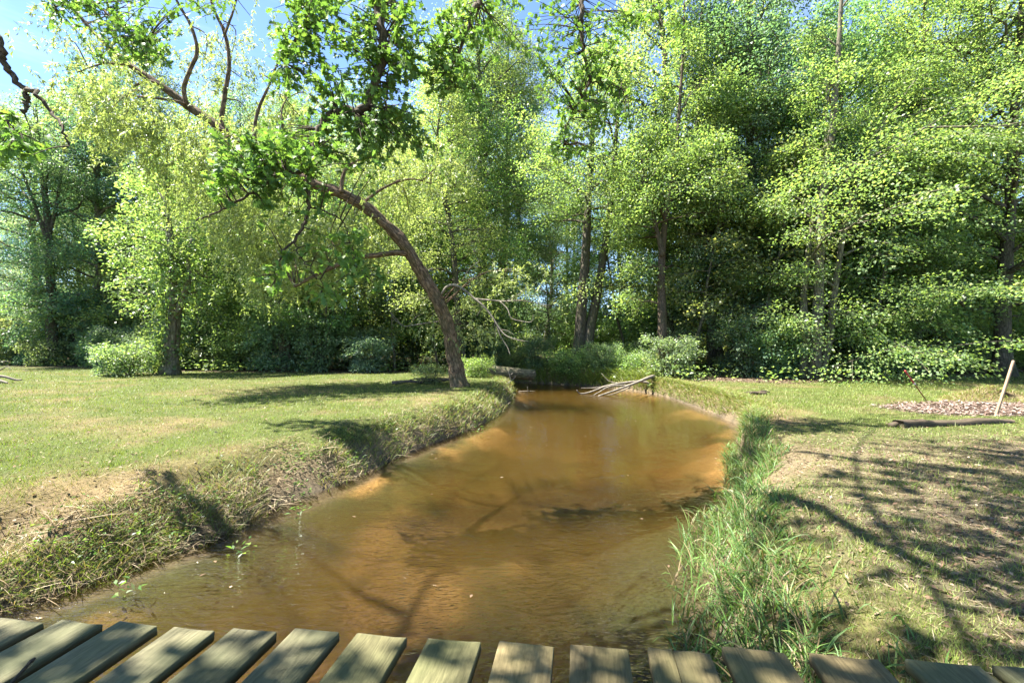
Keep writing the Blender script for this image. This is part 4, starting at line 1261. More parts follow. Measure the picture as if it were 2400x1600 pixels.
for k in range(4):
    a_ = k * 1.5 + 1.2
    tube(g, ax_[::3] + np.array([math.cos(a_) * 0.27, math.sin(a_) * 0.27, 0]) + rng.normal(0, 0.02, (len(ax_[::3]), 3)), 0.016, 5)
link("vine_stem", g.mesh("vine_stem", [M_OAKBARK], True, IVY_B), ivy)


def shrub_proto(seed, H, W, nleaf, leaf, pal):
    r = np.random.default_rng(seed)
    st_ = []
    for k in range(6):
        a_ = k * 1.05 + r.normal(0, 0.2); sp = W * r.uniform(0.3, 0.65)
        p = np.array([0.06 * math.cos(a_), 0.06 * math.sin(a_), 0.0])
        st_.append(([p, p + [sp * 0.4 * math.cos(a_), sp * 0.4 * math.sin(a_), H * 0.5], p + [sp * math.cos(a_), sp * math.sin(a_), H * r.uniform(0.75, 1.0)]], 0.022, 0.005))
    return grow(st_, seed, 36, nleaf, W * 0.55, 0.10, leaf, pal, elev=(5, 60), sec=4, sides=5, rough=0, flare=0, plate=0.10, spread=0.22)


SHR = [shrub_proto(401, 1.7, 1.5, 4200, (0.105, 0.07), PAL_MAPLE), shrub_proto(402, 2.3, 1.5, 5200, (0.11, 0.06), PAL_COOL), shrub_proto(403, 1.2, 1.3, 3200, (0.09, 0.055), PAL_YELLOW * 0.85)]
shr_first = {}


def put_shrub(i, x, y, sc, label, group=None, col=(1, 1, 1), sz=None, name="shrub"):
    z = float(hz(x, y)[0]) - 0.04
    sz = sc if sz is None else sz
    if i not in shr_first:
        w_, V, Q, C = SHR[i]
        t = thing(name, label, "shrub", (x, y, z), rng.uniform(0, 6.28), group)
        link("stems", w_.mesh("stems", [M_BARK], True), t)
        link("foliage", make_mesh("foliage", V, None, Q, C, None, [M_LEAF]), t).color = (*col, 1)
        t.scale = (sc, sc, sz); shr_first[i] = t
        return t
    return copy_tree(shr_first[i], (x, y, z), rng.uniform(0, 6.28), (sc, sz), label, group, col)


p = on(345, 872)
put_shrub(0, -15.6, 18.6, 0.85, "pale bushy shrub sprawling at the foot of the ivy-clad tree", None, (0.95, 0.95, 1.1))
put_shrub(1, -16.6, 19.0, 0.62, "low twiggy shrub to the left of the ivy-clad tree's foot", None, (0.9, 0.92, 1.0))
put_shrub(2, -2.75, 15.2, 0.55, "small pale weed bush growing left of the leaning willow's foot", None, (0.9, 0.95, 1.1))
put_shrub(1, -6.6, 20.9, 0.8, "silvery-leaved shrub at the lawn's back edge left of the willow", None, (1.3, 1.25, 1.6))
put_shrub(0, -1.4, 18.0, 0.5, "low green bush beside the fallen log's broken end", None, (1.1, 1.1, 0.9))
LAB = {'l': ("leafy shrub in the thicket along the back of the left lawn", "shrubs along the back of the left lawn"),
       'c': ("leafy shrub crowding the far bank at the creek's bend", "shrubs on the far bank of the creek"),
       'r': ("leafy shrub in the thicket along the back of the right lawn", "shrubs along the back of the right lawn"),
       'd': ("tall bush filling the shade deep inside the wood", "bushes deep inside the wood")}
sh = []
for x in np.arange(-30, -3, 1.9): sh.append((x, 21.9 + max(0, -x - 13) * 0.34, 'l'))
for x in np.arange(-29, -3, 2.6): sh.append((x, 23.4 + max(0, -x - 13) * 0.34, 'l'))
for x in np.arange(7.0, 26, 1.7): sh.append((x, float(np.interp(x, [6, 9, 12.5, 16, 22, 60], [18.4, 17.4, 18.6, 20.2, 22.2, 36])), 'r'))
for x in np.arange(7.5, 28, 2.4): sh.append((x, float(np.interp(x, [6, 9, 12.5, 16, 22, 60], [20.4, 19.8, 20.6, 22.2, 24.2, 38])), 'r'))
for x, y in [(0.6, 22.9), (1.7, 22.2), (2.7, 21.6), (3.6, 21.2), (4.5, 20.3), (5.3, 19.6), (6.0, 18.9), (1.1, 24.3), (2.6, 23.6), (4.2, 22.8), (5.6, 21.6), (6.6, 20.4), (-0.6, 24.0), (-2.2, 25.2), (0.4, 26), (6.3, 23.6)]: sh.append((x, y, 'c'))
for x in np.arange(-46, -24, 2.0): sh.append((x, 31.5 + max(0, -x - 26) * 0.30, 'd'))
for yy in (27.5, 43.5, 51, 62):
    lim = 1.12 * yy + 3
    for x in np.arange(-lim, lim, 2.6 + yy * 0.035): sh.append((x, yy, 'd'))
edge_shrubs = []
for k, (x, y, sdx) in enumerate(sh):
    x = x + rng.normal(0, 0.35); y = y + rng.normal(0, 0.45)
    if sdx == 'd' and 0.03 < x / y < 0.28 and y < 31: continue
    if creek(np.array([x]), np.array([y]))[0][0] < 0.5: continue
    lab, grp = LAB[sdx]
    sc = {'l': 0.95, 'c': 0.62, 'r': 0.85, 'd': 1.7}[sdx] * rng.uniform(0.75, 1.3)
    if sdx == 'd': sc *= 1 + (y - 27) * 0.018
    i = int(rng.integers(0, 3)) if sdx == 'c' else int(rng.choice([0, 1, 1, 2], 1)[0])
    b_ = rng.uniform(0.85, 1.2)
    so = put_shrub(i, x, y, sc, lab, grp, (b_ * rng.uniform(0.9, 1.1), b_, b_ * (1.1 if x < -10 else 1.0)), sc * rng.uniform(0.9, 1.25))
    if sdx != 'd': edge_shrubs.append(so)
name_by_place("leafy shrub", edge_shrubs)

# low herbs of the wood's edge and the far bank
n = 62000
hx = rng.uniform(-34, 30, n); hy = 15 + (rng.random(n) ** 1.6) * 24
fo_ = forest(hx, hy); sd_, lf_ = creek(hx, hy)
farbank = (sd_ > 0.02) & (sd_ < 1.6) & (~lf_) & (hy > 17.0)
k_ = ((fo_ > 0.25) & (sd_ > 0.15) & (fbm(hx * 0.5, hy * 0.5, 2) + 0.25 * fo_ > 0.5 + 0.25 * rng.random(n)) & ~((hx > 8) & (hy < 17.2) & (rng.random(n) < 0.6))) | farbank
hx, hy, sd_ = hx[k_], hy[k_], sd_[k_]
m = len(hx)
hh = rng.random(m) ** 1.4 * (0.25 + 0.5 * fbm(hx * 0.8, hy * 0.8, 4)) + np.where(hy > 19, 0.1, 0)
P = np.stack([hx, hy, height(hx, hy) + hh], 1)
V, Q, C = kite_leaves(P, rand_dir(m, -0.5, 0.4), np.array([0, 0, 1.0]) + rng.normal(0, 0.45, (m, 3)), rng.uniform(0.09, 0.19, m), rng.uniform(0.06, 0.12, m), pick(PAL_MAPLE, m, 0.2) * (0.8 + 0.5 * fbm(hx, hy, 3)[:, None]))
tag(link("undergrowth", make_mesh("undergrowth", V, None, Q, C, None, [M_LEAF])), "green low leafy undergrowth along the wood's edge and the far creek bank", "undergrowth", kind="stuff")

# tall grass of the far bank and along the right bank's lip
def grass_mesh(name, x, y, L, W, lean, bend, tint, seg=3, sink=0.02, mat=None, z=None):
    m = len(x)
    z = height(x, y) - sink if z is None else z
    D = rand_dir(m, 0.0, 0.3) * np.asarray(lean)[:, None] + np.array([0, 0, 1.0])
    V, T, Q, C = strips(np.stack([x, y, z], 1), D, L, W, bend, tint, seg)
    return make_mesh(name, V, T, Q, C, None, [mat or M_GRASS])


G_GREEN = np.array([(0.152, 0.195, 0.036), (0.185, 0.220, 0.046), (0.120, 0.172, 0.034)])
G_STRAW = np.array([(0.235, 0.180, 0.090), (0.20, 0.145, 0.070), (0.275, 0.218, 0.118)])
G_LUSH = np.array([(0.090, 0.175, 0.042), (0.115, 0.200, 0.048), (0.072, 0.145, 0.036), (0.165, 0.220, 0.060)])

# lawn: mown blades, finer close by and coarser far off
def lawn_points(n, y0, y1, pw):
    u = rng.random(n)
    y = (y0 ** (1 - pw) + u * (y1 ** (1 - pw) - y0 ** (1 - pw))) ** (1 / (1 - pw))
    x = rng.uniform(-1, 1, n) * (1.22 * y + 2.0)
    return x, y


x, y = lawn_points(430000, 1.9, 23.5, 1.25)
sd_, lf_ = creek(x, y); fo_ = forest(x, y)
h_ = height(x, y, sd_, lf_); li_ = litter_patch(x, y); mu_ = mudleaf(x, y)
k_ = (sd_ > 0.12) & (h_ > -0.35) & (rng.random(len(x)) > fo_ * 0.93) & (rng.random(len(x)) > li_ * 0.93) & (rng.random(len(x)) > mu_ * 0.55)
x, y, sd_, lf_, h_ = x[k_], y[k_], sd_[k_], lf_[k_], h_[k_]
st_ = straw(x, y, sd_, lf_)
m = len(x)
slope_ = lf_ & (sd_ < 1.25) & (y < 9)
is_st = rng.random(m) < np.clip(0.16 + 0.75 * st_ + 0.35 * slope_ * sstep(10, 6, y), 0, 0.92)
tint = np.where(is_st[:, None], pick(G_STRAW, m, 0.18), pick(G_GREEN, m, 0.18) * (0.85 + 0.4 * fbm(x * 0.7, y * 0.7, 6)[:, None]))
wide = 0.0035 + 0.00105 * y
V, T, Q, C = strips(np.stack([x, y, h_ - 0.008], 1), rand_dir(m, -0.1, 0.3) * rng.uniform(0.3, 1.3, (m, 1)) + np.array([0, 0, 0.85]),
                    rng.uniform(0.025, 0.065, m) * (1 + 0.4 * (y > 9)) * np.where(is_st, 0.8, 1.0), wide * rng.uniform(0.7, 1.4, m), np.full(m, 0.2), tint, 1)
tag(link("lawn_grass", make_mesh("lawn_grass", V, T, None, C, None, [M_GRASS])), "short mown grass, green and straw-coloured, covering both lawns", "grass", kind="stuff")

# longer tufts standing up out of the lawn
n = 520
cx, cy_ = lawn_points(n * 3, 2.6, 21, 1.4)
sd_, lf_ = creek(cx, cy_); k_ = (sd_ > 0.5) & (forest(cx, cy_) < 0.5) & (fbm(cx * 0.6, cy_ * 0.6, 7) > 0.47)
cx, cy_ = cx[k_][:n], cy_[k_][:n]
q = 26
x = np.repeat(cx, q) + rng.normal(0, 0.05, len(cx) * q); y = np.repeat(cy_, q) + rng.normal(0, 0.05, len(cx) * q); m = len(x)
tag(link("grass_tufts", grass_mesh("grass_tufts", x, y, rng.uniform(0.05, 0.13, m), 0.004 + 0.0007 * y, np.full(m, 0.7), np.full(m, 0.35), pick(G_GREEN, m, 0.2), 2)), "taller green grass tufts scattered over the lawns", "grass", kind="stuff")

# lush tall grass on the near right bank
n = 7500
y = 2.0 + 7.2 * rng.random(n) ** 1.15
rx_ = np.interp(y, RS[:, 1][:110], RS[:, 0][:110])
x = rx_ + rng.normal(0.18, 0.28, n) + np.where(y < 6.5, 0.12, 0.0)
d_ = fbm(x * 1.1, y * 1.1, 3)
sd_, lf_ = creek(x, y)
k_ = (sd_ > -0.22) & (sd_ < 1.0) & (d_ + 0.16 * (sd_ < 0.5) > 0.44)
x, y, sd_ = x[k_], y[k_], sd_[k_]; m = len(x)
near = sstep(1.0, 0.2, sd_)
L = (0.07 + 0.11 * near * sstep(9.5, 6.0, y) + 0.08 * near) * rng.uniform(0.5, 1.35, m)
tl = np.where((rng.random(m) < 0.16)[:, None], pick(G_STRAW, m, 0.15) * 0.9, pick(G_LUSH, m, 0.2))
hb = np.maximum(height(x, y), WATER_Z - 0.06)
tag(link("bank_grass", grass_mesh("bank_grass", x, y, L, rng.uniform(0.007, 0.016, m), rng.uniform(0.3, 1.0, m), rng.uniform(0.2, 0.8, m), tl, 4, z=hb)), "lush tall grass leaning over the water on the near right bank", "grass", kind="stuff")

# seed-headed stalks over the water
g = Geo()
for (px_, py_, hgt) in [(1655, 1240, 0.34), (1668, 1215, 0.3), (1632, 1255, 0.3), (1745, 1130, 0.42), (1590, 1340, 0.22), (1705, 1240, 0.4), (1690, 1180, 0.3), (1770, 1120, 0.35)]:
    b_ = on(px_ + 20, py_ + 80, WATER_Z); b_[2] -= 0.05
    tip = b_ + [rng.normal(-0.05, 0.06), rng.normal(0, 0.05), hgt + 0.1]
    sp = spline([b_, (b_ + tip) / 2 + [0.02, 0, 0.03], tip], 9)
    tube(g, sp, np.linspace(0.0022, 0.0012, 9), 4, 0, False, (0.30, 0.30, 0.12))
    tube(g, spline([tip, tip + [-0.01, 0, 0.03], tip + [-0.03, 0, 0.055]], 6), [0.002, 0.006, 0.007, 0.006, 0.004, 0.001], 6, 0, True, (0.42, 0.36, 0.2))
tag(link("grass_stalks", g.mesh("grass_stalks", [M_GRASS])), "thin pale seed-headed grass stalks rising from the water's right edge", "grass", kind="stuff")

# grass lip hanging over both banks farther off, and the far bank's reeds
n = 44000
tt = rng.random(n)
isl = rng.random(n) < 0.5
li_ = np.clip(tt * 140 + 12, 0, 158).astype(int)
ex = np.where(isl, LS[li_, 0], RS[li_, 0]); ey = np.where(isl, LS[li_, 1], RS[li_, 1])
x = ex + np.where(isl, -1, 1) * np.abs(rng.normal(0.32, 0.25, n)) ; y = ey + rng.normal(0, 0.2, n)
sd_, lf_ = creek(x, y)
k_ = (sd_ > 0.03) & (sd_ < 1.0) & (y > 3.2) & (y < 24) & ~((~lf_) & (y < 8.0)) & (fbm(x * 0.9, y * 0.9, 5) + 0.2 * (y > 17) > np.where(lf_ & (y < 7), 0.55, 0.36))
x, y, sd_, lf_ = x[k_], y[k_], sd_[k_], lf_[k_]; m = len(x)
far_ = (y > 17.5) & ~lf_
L = np.where(far_, rng.uniform(0.25, 0.75, m), rng.uniform(0.07, 0.22, m))
tl = np.where((rng.random(m) < np.where(far_, 0.06, 0.33))[:, None], pick(G_STRAW, m, 0.15), pick(G_GREEN, m, 0.2))
tag(link("lip_grass", grass_mesh("lip_grass", x, y, L, 0.005 + 0.0009 * y, rng.uniform(0.4, 1.2, m), rng.uniform(0.3, 0.8, m), tl, 3)), "shaggy grass hanging over the creek's edges and standing on the far bank", "grass", kind="stuff")

n = 16000
li_ = rng.integers(60, 112, n)
x = RS[li_, 0] + np.abs(rng.normal(0.16, 0.14, n)); y = RS[li_, 1] + rng.normal(0, 0.12, n)
sd_, lf_ = creek(x, y); k_ = (sd_ > 0.02) & (~lf_) & (y > 7.8) & (fbm(x * 1.3, y * 1.3, 2) > 0.3); x, y = x[k_], y[k_]; m = len(x)
tl = np.where((rng.random(m) < 0.3)[:, None], pick(G_STRAW, m, 0.15), pick(G_GREEN, m, 0.2))
tag(link("overhanging_grass", grass_mesh("overhanging_grass", x, y, rng.uniform(0.08, 0.26, m), 0.004 + 0.0009 * y, rng.uniform(0.5, 1.4, m), rng.uniform(0.5, 1.1, m), tl, 3)), "shaggy grass hanging down the steep right bank past the tall grass", "grass", kind="stuff")

# dead stems, straw and leaves tangled on the near left bank
n = 11000
y = 2.2 + 8.0 * rng.random(n) ** 1.3
lx_ = np.interp(y, LS[:, 1][:110], LS[:, 0][:110])
x = lx_ - np.abs(rng.normal(0.35, 0.42, n)) - 0.04
sd_, lf_ = creek(x, y)
k_ = (sd_ > 0.03) & (sd_ < 1.9) & (rng.random(n) < np.where(y > 6.5, 0.45, 1.0)) & (fbm(x * 1.7, y * 1.7, 1) > 0.36)
x, y, sd_ = x[k_], y[k_], sd_[k_]; m = len(x)
hb = height(x, y) + np.abs(rng.normal(0, 0.03, m))
dirs = rand_dir(m, -0.12, 0.45)
tl = pick(np.array([(0.26, 0.205, 0.125), (0.20, 0.15, 0.09), (0.34, 0.28, 0.185), (0.14, 0.10, 0.06)]), m, 0.2)
V, T, Q, C = strips(np.stack([x, y, hb], 1), dirs, rng.uniform(0.05, 0.28, m) * np.where(rng.random(m) < 0.06, 1.8, 1.0), rng.uniform(0.003, 0.0085, m), rng.uniform(0.0, 0.35, m), tl, 3)
tag(link("dead_stem_litter", make_mesh("dead_stem_litter", V, T, Q, C, None, [M_DRY])), "tangled dry stems and straw strewn over the near left bank", "dead stems", kind="stuff")

# thatch of dead grass on the shaded ground right of the creek
n = 30000
x = rng.uniform(1.3, 9.5, n); y = 1.9 + 6.0 * rng.random(n) ** 1.3
sd_, lf_ = creek(x, y); k_ = (sd_ > 0.45) & (rng.random(n) < 0.25 + 0.75 * mudleaf(x, y)); x, y = x[k_], y[k_]; m = len(x)
V, T, Q, C = strips(np.stack([x, y, height(x, y) + 0.012 * rng.random(m)], 1), rand_dir(m, -0.05, 0.35), rng.uniform(0.03, 0.12, m), rng.uniform(0.003, 0.006, m), rng.uniform(0.0, 0.3, m),
                    pick(np.array([(0.24, 0.195, 0.12), (0.18, 0.14, 0.085), (0.30, 0.25, 0.165), (0.12, 0.09, 0.055)]), m, 0.2), 2)
tag(link("dead_grass", make_mesh("dead_grass", V, T, Q, C, None, [M_DRY])), "matted dead grass on the worn shaded ground right of the creek", "dead grass", kind="stuff")

# green weeds in that tangle
n = 2600
c_n = 90
wy_ = 2.4 + 8.5 * rng.random(c_n) ** 1.2; wx_ = np.interp(wy_, LS[:, 1][:110], LS[:, 0][:110]) - np.abs(rng.normal(0.35, 0.35, c_n)) - 0.05
j = rng.integers(0, c_n, n)
x = wx_[j] + rng.normal(0, 0.07, n); y = wy_[j] + rng.normal(0, 0.07, n)
sd_, lf_ = creek(x, y); k_ = sd_ > 0.0; x, y, j = x[k_], y[k_], j[k_]; m = len(x)
hb = height(x, y) + rng.random(m) ** 1.5 * 0.15
V, Q, C = kite_leaves(np.stack([x, y, hb], 1), rand_dir(m, -0.3, 0.6), np.array([0, 0, 1.0]) + rng.normal(0, 0.5, (m, 3)), rng.uniform(0.02, 0.055, m), rng.uniform(0.01, 0.022, m), pick(G_LUSH, m, 0.2) * rng.uniform(0.8, 1.25, (c_n, 1))[j])
tag(link("bank_weeds", make_mesh("bank_weeds", V, None, Q, C, None, [M_LEAF])), "small green weeds sprouting among the dry stems of the left bank", "weeds", kind="stuff")

# dry leaves: wood floor edge, right foreground, litter patch
def dry_leaves(name, label, x, y, size, pal, lift=0.012):
    m = len(x)
    P = np.stack([x, y, height(x, y) + lift * rng.random(m)], 1)
    V, Q, C = kite_leaves(P, rand_dir(m, -0.15, 0.3), np.array([0, 0, 1.0]) + rng.normal(0, 0.4, (m, 3)), size * rng.uniform(0.6, 1.4, m), size * rng.uniform(0.3, 0.7, m), pick(pal, m, 0.22), 0.3, -0.15)
    return tag(link(name, make_mesh(name, V, None, Q, C, None, [M_DRY])), label, "dead leaves", kind="stuff")


PAL_DRY = np.array([(0.19, 0.13, 0.08), (0.14, 0.09, 0.055), (0.25, 0.19, 0.13), (0.11, 0.07, 0.045)])
x = rng.uniform(1.2, 12, 26000); y = 1.9 + 6.2 * rng.random(26000) ** 1.2
sd_, lf_ = creek(x, y); k_ = (sd_ > 0.5) & (rng.random(26000) < 0.10 + 0.9 * mudleaf(x, y)); x, y = x[k_], y[k_]
dry_leaves("dry_leaf_litter", "brown dry leaves strewn over the shaded turf right of the creek", x, y, 0.04, PAL_DRY)
a_ = rng.uniform(0, 6.28, 7000); q = np.sqrt(rng.random(7000))
x = LITTER_C[0] + 2.5 * q * np.cos(a_); y = LITTER_C[1] + 1.15 * q * np.sin(a_); k_ = rng.random(7000) < litter_patch(x, y); x, y = x[k_], y[k_]
dry_leaves("wood_chip_litter", "pinkish-brown chips and leaves in a bare patch behind the old timber", x, y, 0.07, np.array([(0.21, 0.155, 0.125), (0.165, 0.115, 0.09), (0.27, 0.215, 0.18), (0.12, 0.08, 0.06)]), 0.03)
x = rng.uniform(-28, 26, 26000); y = rng.uniform(15, 27, 26000)
sd_, lf_ = creek(x, y); f_ = forest(x, y); k_ = (sd_ > 0.3) & (f_ > 0.12) & ((x > 4) | (rng.random(26000) < 0.35)); x, y = x[k_], y[k_]
dry_leaves("forest_leaf_litter", "brown fallen leaves on the shaded ground along the wood's edge", x, y, 0.11, PAL_DRY * 0.85)
x, y = lawn_points(5000, 2.5, 20, 1.5); sd_, lf_ = creek(x, y); k_ = (sd_ > 0.3) & (forest(x, y) < 0.5) & (x < 0); x, y = x[k_], y[k_]
dry_leaves("lawn_leaf_litter", "scattered small dry leaves on the left lawn", x, y, 0.045, PAL_DRY * 1.1, 0.03)

# ------------------------------------------------------------------ fallen wood
lb = at(1165, 900, 19.2); lb[2] = 0
log = thing("fallen_log", "thick mossy fallen log lying across the creek's far end", "log", lb)
g = Geo(); tube(g, spline([(-1.35, 19.2, 0.16), (-0.6, 19.25, 0.10), (0.2, 19.3, 0.04), (0.95, 19.4, -0.02)], 26), np.linspace(0.27, 0.23, 26), 20, 0.10, True, None, 2)
link("stem", g.mesh("stem", [M_LOG], True, lb), log)
g = Geo(); tube(g, spline([(-2.15, 18.9, 0.14), (-1.7, 18.95, 0.22), (-1.15, 19.05, 0.30)], 12), np.linspace(0.16, 0.10, 12), 14, 0.14, True, None, 4)
tube(g, [(-1.2, 19.05, 0.30), (-0.75, 19.0, 0.42)], [0.035, 0.01], 6)
link("broken_limb", g.mesh("broken_limb", [M_DEAD], True, lb), log)

rb = np.array([-2.9, 14.9, 0.0])
g = Geo()
for pts, ra, rb_ in [([(-3.9, 14.8, 0.05), (-3.4, 14.85, 0.10), (-2.9, 14.9, 0.07)], 0.06, 0.04), ([(-3.1, 15.0, 0.05), (-2.4, 15.2, 0.12), (-1.9, 15.3, 0.14)], 0.09, 0.06), ([(-2.7, 15.1, 0.1), (-2.5, 15.0, 0.3), (-2.65, 14.9, 0.55)], 0.02, 0.008), ([(-2.6, 15.0, 0.12), (-2.9, 14.8, 0.2), (-3.3, 14.7, 0.17)], 0.035, 0.012)]:
    tube(g, spline(pts, 12), np.linspace(ra, rb_, 12), 9, 0.25, True, None, 3)
tag(link("rotten_branch", g.mesh("rotten_branch", [M_BARK], True, rb), None, rb), "rotten dark branch lying in the grass left of the leaning willow", "branch")

fb = at(1530, 884, 17.4); fb[2] = 0.0
br = [([(1532, 884), (1528, 882), (1500, 893), (1450, 912), (1402, 928)], 17.4, 16.4, 5, 1.6), ([(1500, 893), (1455, 898), (1420, 905), (1385, 918), (1360, 922), (1352, 914)], 17.3, 16.9, 3.2, 1.0),
      ([(1470, 903), (1430, 905), (1402, 920), (1384, 929)], 17.1, 16.6, 2.2, 0.8), ([(1440, 899), (1400, 908), (1362, 909)], 17.2, 17.4, 1.6, 0.6), ([(1500, 892), (1522, 898), (1534, 905)], 17.4, 17.3, 4, 2),
      ([(1452, 898), (1428, 893), (1410, 875)], 17.2, 17.5, 1.2, 0.5), ([(1528, 882), (1534, 892), (1540, 900)], 17.4, 17.3, 6, 4), ([(1480, 900), (1470, 910), (1440, 922), (1418, 927)], 17.0, 16.6, 1.8, 0.7)]
g = Geo()
for pts, da, d2, ra, rb_ in br:
    tube(g, spline(pxpath(pts, da, d2), 16), np.linspace(ra, rb_, 16) / FPX * 17, 8, 0.15)
tag(link("fallen_branch", g.mesh("fallen_branch", [M_DEAD], True, fb), None, fb), "bare grey fallen branch reaching from the right bank down into the creek", "branch")

g = Geo(); b_ = on(1236, 918, WATER_Z)
for pts, r_ in [([(0, 0, -0.1), (0.02, 0, 0.05), (0.0, 0, 0.2)], 0.016), ([(-0.35, 0.05, 0.0), (0, 0, 0.03), (0.3, 0, 0.02)], 0.018)]:
    tube(g, spline(np.array(pts) + b_, 7), np.linspace(r_, r_ * 0.5, 7), 6)
tag(link("snag_twig", g.mesh("snag_twig", [M_DEAD], True, b_), None, b_), "small forked twig sticking out of the water near the willow's bank", "twig")
g = Geo(); b_ = at(1190, 890, 17.6); b_[2] = -0.3
for pts, r_ in [([(1180, 905), (1198, 892), (1206, 885)], 1.6), ([(1198, 892), (1194, 878), (1191, 868)], 1.4), ([(1194, 880), (1202, 874)], 1.0), ([(1203, 888), (1208, 882)], 1.2)]:
    tube(g, spline(pxpath(pts, 17.0), 7), np.linspace(r_, r_ * 0.6, 7) / FPX * 17, 6)
tag(link("bleached_snag", g.mesh("bleached_snag", [M_DEAD], True, b_), None, b_), "pale upright snag twig at the water's edge before the fallen log", "twig")

b_ = on(1768, 925)
g = Geo()
tube(g, spline([b_ + [-0.35, 0, 0.03], b_ + [0, 0.05, 0.05], b_ + [0.3, -0.02, 0.035]], 12), np.linspace(0.035, 0.05, 12), 9, 0.3, True, None, 3)
tube(g, spline([b_ + [0.1, 0.03, 0.05], b_ + [0.3, 0.12, 0.09], b_ + [0.5, 0.15, 0.05]], 8), np.linspace(0.03, 0.012, 8), 7, 0.2)
tag(link("broken_stick", g.mesh("broken_stick", [M_OAKBARK], True, b_), None, b_), "short dark broken stick lying on the right lawn near the bank", "stick")

b_ = on(8, 898)
g = Geo()
for pts, r_ in [([(-1.0, 0, 0.1), (-0.3, 0, 0.12), (0.12, -0.1, 0.06), (0.3, -0.15, 0.02)], 0.07), ([(-0.9, 0.1, 0.25), (-0.2, 0.15, 0.22), (0.2, 0.2, 0.10), (0.4, 0.2, 0.10)], 0.06), ([(-0.6, 0.1, 0.2), (-0.1, 0.1, 0.5), (0.05, 0.1, 0.62)], 0.02), ([(-0.5, 0.1, 0.3), (0.05, 0.05, 0.55), (0.25, 0.0, 0.45)], 0.02), ([(-0.6, 0.1, 0.5), (-0.1, 0.0, 0.72), (0.2, 0.0, 0.74)], 0.018)]:
    tube(g, spline(np.array(pts) + b_, 12), np.linspace(r_, r_ * 0.35, 12), 8, 0.25, True, None, 2)
tag(link("dead_root", g.mesh("dead_root", [M_DEAD], True, b_), None, b_), "bleached dead branch end lying at the left lawn's outer edge", "branch")

# ------------------------------------------------------------------ stakes, timber
def stake(name, label, foot, top, rad, red=False):
    foot = np.array(foot); top = np.array(top)
    f0 = foot + (foot - top) * 0.12
    t = thing(name, label, "stake", foot)
    if red:
        j = foot + (top - foot) * 0.56
        g = Geo(); tube(g, spline([f0, foot, j], 8), rad * 0.62, 8, 0.1); link("rod", g.mesh("rod", [M_RUST], True, foot), t)
        g = Geo(); tube(g, spline([j, (j + top) / 2, top], 12), np.array([1, 1.05, 1, 1.1, 1, .95, 1.05, 1, 1, .95, 1, .9]) * rad, 8, 0.18); link("red_sleeve", g.mesh("red_sleeve", [M_RED], True, foot), t)
        d = (top - foot) / np.linalg.norm(top - foot)
        g = Geo(); tube(g, [j - d * 0.02, j + d * 0.02], rad * 1.12, 8); link("white_band", g.mesh("white_band", [M_WHITE], True, foot), t)
    else:
        ax_ = norm(top - f0); s1 = norm(np.cross(ax_, [0, 1, 0])); s2 = np.cross(ax_, s1)
        V = []
        for p_, k_ in ((f0, 0.7), (foot, 1), (top - ax_ * 0.01, 1), (top, 0.8)):
            V += [p_ + (a_ * s1 + c_ * s2) * rad * k_ for a_, c_ in ((1, 0.8), (-1, 0.8), (-1, -0.8), (1, -0.8))]
        Q = [(4 * k + i, 4 * k + (i + 1) % 4, 4 * k + 4 + (i + 1) % 4, 4 * k + 4 + i) for k in range(3) for i in range(4)] + [(12, 13, 14, 15), (3, 2, 1, 0)]
        g = Geo(); g.add(np.array(V), None, Q); link("shaft", g.mesh("shaft", [M_STAKE], False, foot), t)


f = on(2172, 939); stake("marker_stake", "leaning rusty marker stake with a red painted upper half", f, at(2121, 868, f[1]), 0.020, True)
f = on(2334, 975); stake("wooden_stake", "tall plain wooden stake leaning right behind the old timber", f, at(2376, 845, f[1] + 0.1), 0.019)

tl_, tr_ = on(2112, 1000), on(2362, 990)
tl_[2] = 0; tr_[2] = 0
ctr_ = (tl_ + tr_) / 2; dirv = norm(tr_ - tl_); ang_ = math.atan2(dirv[1], dirv[0]); Lt = np.linalg.norm(tr_ - tl_) + 0.1
timber = thing("landscape_timber", "long rotting squared timber half sunk in the right lawn", "timber", (ctr_[0], ctr_[1], 0), ang_)
g = Geo(); ns = 26; xs = np.linspace(-Lt / 2, Lt / 2, ns)
prof = np.array([(-0.085, -0.06), (-0.087, 0.092), (-0.070, 0.108), (0.0, 0.112), (0.07, 0.108), (0.088, 0.09), (0.088, -0.06)])
V = []
for k, x_ in enumerate(xs):
    nz_ = vnoise(np.arange(7) * 3.1 + 5, np.full(7, x_ * 2.6 + 10), 2) - 0.5
    p_ = prof * (1 + 0.16 * nz_[:, None]); rot = sstep(0.2, 0.8, vnoise(x_ * 1.8 + 40, 3.3, 5)) * 0.05 * (k > 6)
    p_[:, 1] -= rot * (p_[:, 1] > 0) + 0.022 * k / ns
    V.append(np.stack([np.full(7, x_) + (rng.normal(0, 0.015, 7) if k in (0, ns - 1) else 0), p_[:, 0], p_[:, 1]], 1))
V = np.concatenate(V)
Q = [(7 * k + i, 7 * k + 7 + i, 7 * k + 7 + (i + 1) % 7, 7 * k + (i + 1) % 7) for k in range(ns - 1) for i in range(7)]
T = [(0, i + 1, i) for i in range(1, 6)] + [(7 * ns - 7, 7 * ns - 7 + i, 7 * ns - 6 + i) for i in range(1, 6)]
g.add(V, T, Q); link("beam", g.mesh("beam", [M_TIMBER]), timber)
g = Geo(); tube(g, [(-Lt / 2 - 0.12, 0.03, 0.02), (-Lt / 2 + 0.03, 0.04, 0.045)], [0.05, 0.05], 9, 0.2, True)
link("split_end", g.mesh("split_end", [M_TIMBER]), timber)

